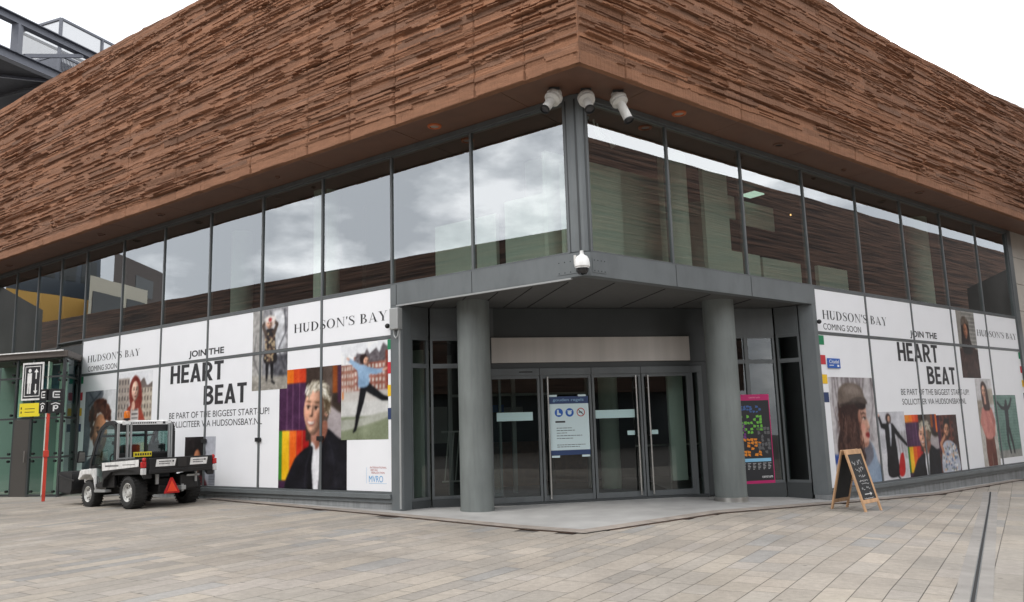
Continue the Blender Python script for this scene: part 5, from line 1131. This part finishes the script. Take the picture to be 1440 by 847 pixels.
# side panels, fenders, sill
for s in (-1, 1):
    f = MB(); x0, x1 = (s*.62, s*.80)
    arch = [(.98, .44), (.90, .62), (.60, .76), (.2, .80), (-.32, .78), (-.62, .70), (-.74, .60), (-.74, .80), (-.70, .86), (.98, .86)]
    f.prism([(x0, y, z) for y, z in arch], (x1-x0, 0, 0), .01); obj('rear_fender', f, M_BLACK, uv)
    f = MB(); f.prism([(s*.802, y, z) for y, z in ((-.55, .86), (.98, .80), (1.0, .97), (-.55, 1.0))], (s*.006, 0, 0)); sp = obj('side_panel', f, M_WHITE, uv)
    g = MB(); y = .85
    while y > .3: g.box(s*.809, s*.8105, y-.03, y, .88, .915); y -= .045
    y = .1
    while y > -.4: g.box(s*.809, s*.8105, y-.02, y, .90, .915); y -= .03
    obj('plate_text', g, M_INK, sp)
    f = MB(); f.prism([(s*.62, y, z) for y, z in ((.92, .34), (1.42, .34), (1.42, .40), (.92, .40))], (s*.14, 0, 0), .008); obj('side_step', f, M_GREYB, uv)
    f = MB(); f.prism([(s*.44, y, z) for y, z in ((1.50, .36), (1.56, .62), (1.68, .72), (2.02, .72), (2.2, .62), (2.3, .62), (2.2, .84), (1.5, .86))], (s*.28, 0, 0), .02); obj('front_fender', f, M_WHITE, uv)
    f = MB(); f.prism([(s*.66, y, z) for y, z in ((.62, .44), (1.46, .44), (1.46, .52), (.98, .60), (.78, .84), (.62, .84))], (s*.05, 0, 0), .006); obj('side_skirt', f, M_BLACK, uv)
g = MB(); g.prism([(-.55, y, z) for y, z in ((1.55, .55), (2.35, .52), (2.38, .70), (2.2, .86), (1.5, .95))], (1.10, 0, 0), .03); obj('hood', g, M_WHITE, uv)
g = MB(); g.box(-.6, .6, .66, 1.5, .44, .52); g.box(-.6, .6, .70, .95, .52, .78, .02); g.box(-.55, .55, .66, .76, .78, 1.15, .03); g.box(-.55, .55, 1.45, 1.6, .5, .95, .02); obj('seat_base', g, M_BLACK, uv)
for x in (-.30, .30):
    g = MB(); g.box(x-.22, x+.22, .78, 1.22, .66, .80, .04); g.box(x-.22, x+.22, .76, .86, .80, 1.34, .04); obj('seat', g, mat('seat_vinyl', (.03, .03, .032), .5), uv)
g = MB(); rgc = (-.30, 1.33, 1.02)
for i in range(20):
    a, b = 2*math.pi*i/20, 2*math.pi*(i+1)/20; g.bar((-.3+.17*math.cos(a), 1.33+.08*math.sin(a), 1.02+.15*math.sin(a)), (-.3+.17*math.cos(b), 1.33+.08*math.sin(b), 1.02+.15*math.sin(b)), .025)
g.cyl((-.3, 1.36, 1.0), (-.3, 1.55, .85), .02); obj('steering_wheel', g, M_BLACK, uv)
# cab frame: rear hoop, curved front pillars, roof
fr = MB()
for s in (-1, 1):
    x = s*.64
    prof = [(.70, .80), (.70, 1.62), (.76, 1.76), (.90, 1.83), (1.15, 1.82), (1.40, 1.70), (1.62, 1.38), (1.80, 1.0), (1.82, .86)]
    for (a, b), (c, d) in zip(prof[:-1], prof[1:]): fr.bar((x, a, b), (x, c, d), .085, .07, up=(1, 0, 0))
    fr.bar((x, .70, .84), (x, 1.8, .90), .05, .05); fr.bar((x, 1.44, .44), (x, 1.62, .95), .05, .05); fr.bar((x, 1.0, .48), (x, .74, .9), .05, .05)
fr.box(-.64, .64, .66, .74, 1.62, 1.80, .015); fr.box(-.64, .64, .66, .74, 1.0, 1.16, .015); fr.box(-.02, .02, .67, .73, 1.16, 1.62)
fr.box(-.64, .64, 1.76, 1.84, .84, .92, .01); fr.bar((-.64, 1.5, 1.56), (.64, 1.5, 1.56), .05); obj('cab_frame', fr, M_BLACK, uv)
g = MB(); g.prism([(-.60, y, z) for y, z in ((.66, 1.78), (.70, 1.84), (.92, 1.88), (1.2, 1.87), (1.42, 1.76), (1.38, 1.70), (1.1, 1.80), (.8, 1.80))], (1.2, 0, 0), .012); rf = obj('roof', g, M_WHITE, uv)
g = MB(); g.box(-.56, .56, .640, .655, 1.765, 1.845, .003); sp = obj('roof_sign', g, M_WHITE, rf)
g = MB(); x = -.38
while x < .2: g.quad(x, x+.035, 1.79, 1.82, .638); x += .05
g.quad(.36, .42, 1.78, 1.83, .638); obj('plate_text', g, M_INK, sp)
def cglass(name, pts): g = MB(); g.face(pts); return obj(name, g, M_CABGL, uv)
cglass('rear_window', [(-.58, .70, 1.16), (.58, .70, 1.16), (.58, .70, 1.62), (-.58, .70, 1.62)])
cglass('windscreen', [(-.60, 1.80, .92), (.60, 1.80, .92), (.60, 1.46, 1.62), (-.60, 1.46, 1.62)])
for s in (-1, 1):
    cglass('door_glass', [(s*.665, y, z) for y, z in ((1.02, .48), (1.44, .46), (1.62, .92), (1.78, .98), (1.6, 1.36), (1.40, 1.66), (1.15, 1.78), (.92, 1.78), (.78, 1.72), (.74, 1.0))])
    g = MB(); g.prism([(s*.92-.09*1, 1.72, 1.0), (s*.92+.09, 1.72, 1.0), (s*.92+.08, 1.70, 1.24), (s*.92-.07, 1.70, 1.26)], (0, .05, 0), .015); mr_ = obj('mirror', g, M_BLACK, uv)
    g = MB(); g.bar((s*.66, 1.66, 1.15), (s*.86, 1.73, 1.12), .022); obj('mirror_arm', g, M_BLACK, mr_)
    g = MB(); g.face([(s*.92-.07, 1.698, 1.02), (s*.92+.07, 1.698, 1.02), (s*.92+.06, 1.678, 1.22), (s*.92-.055, 1.678, 1.23)]); obj('mirror_glass', g, M_STEEL, mr_)
for x, t in ((-.66, .05), (-.46, .06), (-.38, .03), (.50, .05), (.56, .03)): g = MB(); g.bar((x, .62, 1.0), (x, .62, 1.79), t, .04, .004); obj('guard_bar', g, M_GREYB, uv)
g = MB(); g.bar((-.70, .59, 1.045), (-.30, .59, 1.045), .03); obj('guard_rail', g, M_GREYB, uv)
g = MB(); g.box(-.30, .12, .645, .655, 1.06, 1.17, .003); lp = obj('license_plate', g, M_YELLOW, uv)
g = MB(); x = -.26
while x < .08: g.quad(x, x+.035, 1.09, 1.14, .643); x += .055
obj('plate_text', g, M_INK, lp)
g = MB(); g.lathe([(0, 0), (.07, .0), (.07, .03), (.05, .035)], (-.36, .86, 1.89), (0, 0, 1)); g.cyl((-.36, .86, 1.83), (-.36, .86, 1.89), .03); bc = obj('beacon_base', g, M_BLACK, uv, smooth=True)
g = MB(); g.lathe([(.062, .03), (.066, .08), (.064, .15), (.05, .19), (.02, .20), (0, .2)], (-.36, .86, 1.89), (0, 0, 1)); obj('beacon', g, M_ORANGE, bc, smooth=True)
g = MB(); g.prism([(-.72, y, z) for y, z in ((2.55, .40), (2.62, .30), (3.2, .34), (3.26, .80), (3.2, .82), (2.6, .80), (2.55, .74))], (1.3, 0, 0), .02); g.bar((-.4, 2.2, .5), (-.4, 2.6, .62), .06); g.bar((.4, 2.2, .5), (.4, 2.6, .62), .06); g.bar((-.74, 2.4, .60), (-.74, 3.2, .74), .03); obj('front_hopper', g, M_BLACK, uv)

# ------------------------------------------------------------------ lift kiosk
K0, KL = Vector((-12.186, 21.389, 0)), Vector((-14.125, 22.027, 0)); KLL = K0+(KL-K0)*2.2
MK, kl = frame2(KLL, K0); zk = .08; K1 = Lp(17.15, .03); MKR, krl = frame2(K0, K1)
kio = empty('lift_kiosk', (K0.x, K0.y, zk)); tag(kio, 'glass lift kiosk with flat dark roof at the left edge of the square', 'kiosk')
def kp(name, mb, m_, M_=None, smooth=False, parent=None):
    o = obj(name, mb, m_, None, M_, smooth)
    if parent is None: o.parent = kio; o.matrix_parent_inverse = kio.matrix_basis.inverted()
    else: o.parent = parent
    return o
M_KROOF = mat('kiosk_roof', (.10, .085, .075), .6)
g = MB(); q = [K0+Vector((.12, -.12, 0)), K1+Vector((.1, 0, 0)), K1+Vector((-3, 1.4, 0)), KLL+Vector((0, -.14, 0))]
g.prism([(p.x, p.y, 3.80) for p in q], (0, 0, .17), .01); rf = kp('roof', g, M_KROOF)
g = MB(); g.box(-.1, kl+.05, -.15, -.12, 3.955, 3.985); kp('edge_trim', g, M_WHITE, MK, parent=rf)
zrow = [.12, 1.12, 2.17, 3.28, 3.80]; xs = [0, 1.1, 2.33+.49, 2.33+1.05, kl]
g = MB()
for z in zrow: g.box(0, kl, -.02, .03, z-.025, z+.025); 
for x in (0.02, 2.80, 3.40, kl-.02): g.box(x-.03, x+.03, -.025, .04, zk, 3.8)
kp('frame', g, M_FRAMED, MK)
g = MB()
for z in zrow: g.box(0.03, krl, -.02, .03, z-.025, z+.025)
g.box(krl-.06, krl, -.02, .03, zk, 3.8); kp('frame', g, M_FRAMED, MKR)
fit = MB()
for M_, cols in ((MK, [(0.05, 1.4), (1.4, 2.78), (3.42, kl-.05)]), (MKR, [(.06, krl-.06)])):
    for a, b in cols:
        for z0, z1 in zip(zrow[:-1], zrow[1:]):
            g = MB(); g.quad(a, b, z0+.03, z1-.03, 0); gp = kp('glass_panel', g, M_GLASSG, M_)
            for x in (a+.12, b-.12):
                for z in (z0+.1, z1-.1): g = MB(); g.cyl((x, -.03, z), (x, .03, z), .035, n=12); kp('glass_fitting', g, M_BLACK, M_, parent=gp)
for z0, z1 in ((2.2, 3.25), (3.31, 3.77)):
    g = MB(); g.quad(2.83, 3.37, z0, z1, 0); kp('glass_panel', g, M_GLASSG, MK)
g = MB(); g.box(2.83, 3.37, -.03, .03, zk, 2.14); kd = kp('door', g, mat('kiosk_door', (.07, .065, .06), .5), MK)
g = MB(); g.cyl((3.30, -.07, 1.0), (3.30, -.07, 1.3), .015, n=10); kp('handle', g, M_STEEL, MK, parent=kd)
for x in (.9, 2.3, 3.9): g = MB(); g.box(x-.14, x+.14, .5, .53, .1, 3.7); kp('inner_fin', g, M_PALE, MK)
g = MB(); g.box(.3, .62, .45, .48, .1, 3.7); kp('inner_fin', g, M_PALE, MKR)
g = MB(); g.box(.2, 4.0, 1.6, 1.8, .08, 3.8); kp('lift_shaft', g, mat('shaft_green', (.22, .28, .25), .7), MK)
g = MB(); g.box(2.5, 3.3, .9, 1.5, 2.6, 3.7); kp('lift_car', g, mat('lift_blue', (.08, .17, .26), .5), MK)
# lift sign and yellow sign on the kiosk front
xo = kl-1.94
g = MB(); g.box(0, .76, -.02, 0, 0, 1.03, .004); lsn = obj('lift_sign', g, M_WHITE); lsn.matrix_basis = on(MK, xo+.50, 2.66, -.045); tag(lsn, 'black and white lift sign with a figure and up and down arrows', 'sign')
g = MB(); g.quad(.05, .71, .05, .98, -.021); obj('sign_panel', g, M_INK, lsn)
g = MB(); 
for q in ((.10, .66, .10, .12), (.10, .66, .91, .93), (.10, .12, .12, .91), (.64, .66, .12, .91)): g.quad(*q, -.0225)
g.disc(.27, .81, .055, -.0225); g.quad(.19, .35, .46, .74, -.0225); g.quad(.205, .263, .18, .46, -.0225); g.quad(.277, .335, .18, .46, -.0225)
g.quad(.485, .525, .58, .76, -.0225); g.face([(.43, -.0225, .76), (.58, -.0225, .76), (.505, -.0225, .86)]); g.quad(.485, .525, .26, .44, -.0225); g.face([(.43, -.0225, .26), (.58, -.0225, .26), (.505, -.0225, .16)])
obj('pictogram', g, M_WHITE, lsn)
g = MB(); g.box(0, .72, -.02, 0, 0, .36, .003); yl = obj('direction_sign', g, M_YELLOW); yl.matrix_basis = on(MK, xo+.47, 2.22, -.045); tag(yl, 'yellow sign with small text below the lift sign', 'sign')
g = MB()
for z, w in ((.2, .34), (.11, .32)):
    x = .2
    while x < .2+w: g.quad(x, x+.035, z, z+.022, -.0215); x += .045
g.quad(.05, .09, .2, .26, -.0215); g.quad(.05, .09, .09, .15, -.0215); obj('sign_text', g, M_INK, yl)
# red post with parking signs
pz = Vector((-11.75, 20.0, G(-11.75))); pst = empty('parking_post', pz, R(30)); tag(pst, 'red post topped by four black parking sign boxes beside the kiosk', 'sign post')
g = MB(); g.box(-.037, .037, -.037, .037, 0, 2.16, .006); g.box(-.062, .062, -.062, .062, 1.08, 1.24, .008); obj('post', g, M_REDP, pst)
for i, z in enumerate((2.16, 2.47)):
    for j, (rz, sx) in enumerate(((R(-58), -1), (R(14), 1))):
        Mx = Matrix.Translation((-.03, -.02, z)) @ Matrix.Rotation(rz, 4, 'Z') if sx < 0 else Matrix.Translation((-.02, -.03, z)) @ Matrix.Rotation(rz-R(14), 4, 'Z')
        g = MB(); x0, x1 = (-.30, -.0) if sx < 0 else (.0, .33)
        g.box(x0, x1, -.035, .035, .005, .30, .005); bx = obj('sign_box', g, M_BLACK, pst, Mx)
        g = MB(); c = (x0+x1)/2
        if i == 0:
            g.quad(c-.055, c-.02, .05, .2, -.037); g.disc(c+.01, .155, .055, -.0375, r2=.025, n=18)
            g.line([(c-.1, .225), (c, .262), (c+.1, .225)], .022, -.037)
        else: g.line([(c+.09, .23), (c-.06, .23), (c-.06, .09), (c+.09, .09)], .03, -.037); g.quad(c-.02, c+.08, .14, .17, -.037)
        obj('sign_symbol', g, M_WHITE, bx, Mx)

# ------------------------------------------------------------------ steel footbridge and mesh cage above the roof
BK = 1.5; d68 = Vector((math.cos(R(68)), math.sin(R(68)), 0)); B0 = Vector((-13.761*BK, 22.905*BK, 0)); A0 = B0-d68*12*BK
def bp(x, y, z): return A0+d68*(x*BK)+Vector((-d68.y, d68.x, 0))*y+Vector((0, 0, 1.6+(z-1.6)*BK))
br = empty('footbridge', bp(12, 0, 12.5)); tag(br, 'grey steel truss footbridge crossing above the roof at upper left', 'footbridge')
def kb(name, mb, m_): return kp2(name, mb, m_, br)
def kp2(name, mb, m_, root): o = obj(name, mb, m_); o.parent = root; o.matrix_parent_inverse = root.matrix_basis.inverted(); return o
def ibeam(mb, p, q, w, h, f=.04):
    for dz in (-h/2, h/2): mb.bar(p+Vector((0, 0, dz)), q+Vector((0, 0, dz)), f if False else w, f)
    mb.bar(p, q, .03, h-f)
for yy in (0, 7):
    g = MB(); ibeam(g, bp(5, yy, 13.79), bp(24, yy, 13.79), .36, .36); kb('top_chord', g, M_GALV)
    g = MB(); ibeam(g, bp(5, yy, 12.62), bp(24, yy, 12.62), .36, .42); kb('bottom_chord', g, M_GALV)
    for x in (7.2, 10.6, 14, 17.4): g = MB(); g.bar(bp(x, yy, 12.75), bp(x, yy, 13.66), .34, .32); kb('post', g, M_GALV)
    for x in (7.2, 10.75, 14): g = MB(); g.bar(bp(x+.1, yy, 12.8), bp(x+2.0, yy, 13.64), .2, .16); kb('brace', g, M_GALV)
g = MB(); q = [bp(5, .2, 12.55), bp(24, .2, 12.55), bp(24, 6.8, 12.55), bp(5, 6.8, 12.55)]; g.prism(q, (0, 0, .12)); kb('deck', g, M_DECK)
for x in (6, 8, 10, 12, 14): g = MB(); ibeam(g, bp(x, .2, 12.48), bp(x, 6.8, 12.48), .16, .18); kb('cross_beam', g, M_DECK)
g = MB(); g.bar(bp(8, .3, 12.50), bp(12, 6.7, 12.50), .12); g.bar(bp(12, .3, 12.50), bp(8, 6.7, 12.50), .12); kb('brace', g, M_GALV)
CK = Vector((-14.6*1.55, 24.24*1.55, 0)); e1 = d68; e2 = Vector((-d68.y, d68.x, 0)); ztc = 1.6+(15.3-1.6)*1.55
M_MESH = bpy.data.materials.new('wire_mesh'); M_MESH.use_nodes = True; t = M_MESH.node_tree; b_ = t.nodes['Principled BSDF']; b_.inputs['Base Color'].default_value = (.22, .225, .23, 1); b_.inputs['Roughness'].default_value = .5; b_.inputs['Alpha'].default_value = .5
cg = empty('mesh_cage', CK+Vector((0, 0, ztc-4))); tag(cg, 'wire mesh cage on a metal frame standing on the roof at upper left', 'cage')
W1, W2, HC = 4.9, 3.1, 2.05
g = MB()
for a in (0, W1/2, W1):
    for c in (0, W2): g.bar(CK+e1*a+e2*c+Vector((0, 0, ztc-6)), CK+e1*a+e2*c+Vector((0, 0, ztc)), .13, .13)
for z in (ztc, ztc-HC+.1):
    for c in (0, W2): g.bar(CK+e2*c+Vector((0, 0, z)), CK+e1*W1+e2*c+Vector((0, 0, z)), .12, .12)
    for a in (0, W1): g.bar(CK+e1*a+Vector((0, 0, z)), CK+e1*a+e2*W2+Vector((0, 0, z)), .12, .12)
kp2('frame', g, M_GALV, cg)
for (a, c) in (((0, 0), (1, 0)), ((0, 1), (1, 1)), ((0, 0), (0, 1)), ((1, 0), (1, 1))):
    p, q = CK+e1*W1*a[0]+e2*W2*a[1], CK+e1*W1*c[0]+e2*W2*c[1]
    g = MB(); g.face([p+Vector((0, 0, ztc-HC)), q+Vector((0, 0, ztc-HC)), q+Vector((0, 0, ztc-.05)), p+Vector((0, 0, ztc-.05))]); kp2('mesh_panel', g, M_MESH, cg)
g = MB()
for i in range(60):
    p = CK+e2*(W2*i/60)-e1*.03; g.bar(p+Vector((0, 0, ztc-6)), p+Vector((0, 0, ztc-HC)), .035)
    p = CK+e1*(W1*i/60)-e2*.03; g.bar(p+Vector((0, 0, ztc-6)), p+Vector((0, 0, ztc-HC)), .035)
kp2('slat_screen', g, M_GALV, cg)
g = MB(); g.box(0.2, W1-.2, .2, W2-.2, ztc-6, ztc-HC-.1, M=Matrix(((e1.x, e2.x, 0, CK.x), (e1.y, e2.y, 0, CK.y), (0, 0, 1, 0), (0, 0, 0, 1)))); kp2('plant_unit', g, mat('unit_grey', (.2, .2, .2), .7), cg)

# ------------------------------------------------------------------ buildings across the square (seen reflected in the glass)
def strata(name, c0, c1):
    M = mat(name, c0, .85); t = M.node_tree; b = t.nodes['Principled BSDF']
    c = N(t, 'ShaderNodeTexCoord'); mp_ = N(t, 'ShaderNodeMapping'); mp_.inputs['Scale'].default_value = (.25, .25, 8.0); n = N(t, 'ShaderNodeTexNoise'); n.inputs['Scale'].default_value = 1.0; n.inputs['Detail'].default_value = 5; n.inputs['Roughness'].default_value = .6
    r_ = N(t, 'ShaderNodeValToRGB'); r_.color_ramp.elements[0].position = .36; r_.color_ramp.elements[0].color = (*c0, 1); r_.color_ramp.elements[1].position = .62; r_.color_ramp.elements[1].color = (*c1, 1)
    bp_ = N(t, 'ShaderNodeBump'); bp_.inputs['Strength'].default_value = 1; bp_.inputs['Distance'].default_value = .12
    t.links.new(c.outputs['Object'], mp_.inputs[0]); t.links.new(mp_.outputs[0], n.inputs['Vector']); t.links.new(n.outputs[0], r_.inputs[0]); t.links.new(r_.outputs[0], b.inputs['Base Color']); t.links.new(n.outputs[0], bp_.inputs['Height']); t.links.new(bp_.outputs[0], b.inputs['Normal'])
    return M
M_STR = strata('opposite_stone', (.022, .012, .009), (.14, .075, .05))
def house(name, M_, x0, x1, dist, depth, h, m_, label, cat, z0=-1.0, wins=(), h1=None, base=True):
    root = empty(name, M_ @ Vector(((x0+x1)/2, -dist, 0))); tag(root, label, cat)
    h1 = h if h1 is None else h1
    g = MB(); g.prism([(x0, -dist, z0), (x1, -dist, z0), (x1, -dist, h1), (x0, -dist, h)], (0, -depth, 0)); kp3('wall', g, m_, root, M_)
    if base:
        g = MB(); g.box(x0+.4, x1-.4, -dist-depth+.4, -dist-.8, -1, z0); kp3('shop_base', g, M_FRAMED, root, M_)
        g = MB(); x = x0+.5
        while x < x1-3: g.quad(x, x+2.6, .1, z0-.2, -dist-.79); x += 2.7
        g.b.faces.ensure_lookup_table(); kp3('shop_glazing', g, mat('far_pane', (.05, .06, .065), .12), root, M_)
    for w in wins:
        g = MB(); g.box(w[0], w[1], -dist-.1, -dist+.05, w[2], w[3]); wf = kp3('window', g, M_FRAMED, root, M_)
        g = MB(); g.quad(w[0]+.08, w[1]-.08, w[2]+.08, w[3]-.08, -dist+.06); o = obj('pane', g, mat('far_pane', (.10, .14, .17), .15), None, M_); o.parent = wf
    return root
def kp3(name, mb, m_, root, M_): o = obj(name, mb, m_, None, M_); o.parent = root; o.matrix_parent_inverse = root.matrix_basis.inverted(); return o
house('stone_building', ML, -58, -5, 15, 10, 10.15, M_STR, 'long brown stone building facing the left front, seen only in its reflection', 'building', 3.4, h1=9.2)
house('stone_building', MR, 11, 62, 15, 10, 14.3, M_STR, 'tall brown stone building facing the right front, seen only in its reflection', 'building', 3.4)
M_CREAM = mat('cream_render', (.50, .47, .38), .8); M_DBRICK = mat('dark_brick', (.075, .06, .055), .85); M_OCHRE = mat('ochre_render', (.52, .30, .07), .8)
def block(name, pts, z0, z1, m_, label):
    root = empty(name, pts[0]); tag(root, label, 'building'); g = MB(); g.prism([(p.x, p.y, z0) for p in pts], (0, 0, z1-z0)); o = obj('wall', g, m_); o.parent = root; o.matrix_parent_inverse = root.matrix_basis.inverted()
    return root
def bwin(root, P, Q, a0, a1, z0, z1):
    M_, l = frame2(P, Q); g = MB(); g.box(l*a0, l*a1, -.12, .05, z0, z1); o = obj('window', g, M_FRAMED, None, M_); o.parent = root; o.matrix_parent_inverse = root.matrix_basis.inverted()
    g = MB(); g.quad(l*a0+.1, l*a1-.1, z0+.1, z1-.1, -.13); p = obj('pane', g, mat('far_pane', (.16, .22, .26), .15), None, M_); p.parent = o
def rad(s_, d_, k): return Lp((s_+6.55)*k-6.55, (d_+11.1)*k-11.1)
b1 = block('apartment_building', [rad(60.8, 26, 1), rad(57.4, 19.3, 1), rad(57.4, 19.3, 1.4), rad(60.8, 26, 1.4)], 0, 14.5, M_CREAM, 'cream apartment block across the square with dark framed windows')
bwin(b1, Lp(57.4, 19.3), Lp(60.8, 26), .05, .5, 11.2, 13.3); bwin(b1, Lp(57.4, 19.3), Lp(60.8, 26), .6, .95, 11.2, 13.3)
b2 = block('brick_building', [rad(58.3, 26, 1.45), rad(53, 19, 1.45), rad(53, 19, 1.8), rad(58.3, 26, 1.8)], 0, 22.0, M_DBRICK, 'dark brick block rising above the cream apartments across the square')
bwin(b2, rad(53, 19, 1.45), rad(58.3, 26, 1.45), .4, .75, 18.2, 20.4)
b3 = block('apartment_building', [rad(69, 26, 1), rad(66.9, 16.9, 1), rad(66.9, 16.9, 1.3), rad(69, 26, 1.3)], 11.6, 14.4, M_OCHRE, 'ochre apartment block across the square at the far left')
b5 = block('dark_tower', [rad(69.5, 26, 1.35), rad(66.9, 16.9, 1.35), rad(66.9, 16.9, 1.6), rad(69.5, 26, 1.6)], 0, 31, mat('slate_cladding', (.06, .075, .095), .35), 'dark slate tower standing behind the ochre apartments across the square')
for a0 in (.06, .3, .54, .78): bwin(b5, rad(66.9, 16.9, 1.35), rad(69.5, 26, 1.35), a0, a0+.17, 21, 24); bwin(b5, rad(66.9, 16.9, 1.35), rad(69.5, 26, 1.35), a0, a0+.17, 25.5, 28.5)
b4 = block('glazed_building', [rad(69, 26, 1.02), rad(67.0, 17.0, 1.02), rad(67.0, 17.0, 1.28), rad(69, 26, 1.28)], 0, 11.5, mat('grey_glazing', (.10, .12, .13), .3), 'grey glazed base under the ochre apartments across the square')
MBK = frame(Vector((1, 0, 0)), Vector((0, -1, 0)), Vector((0, -5, 0)))
house('stone_building', MBK, -17, 38, 15, 9, 12.5, M_STR, 'brown stone building behind the viewer, seen only in the door glass', 'building', 3.8)
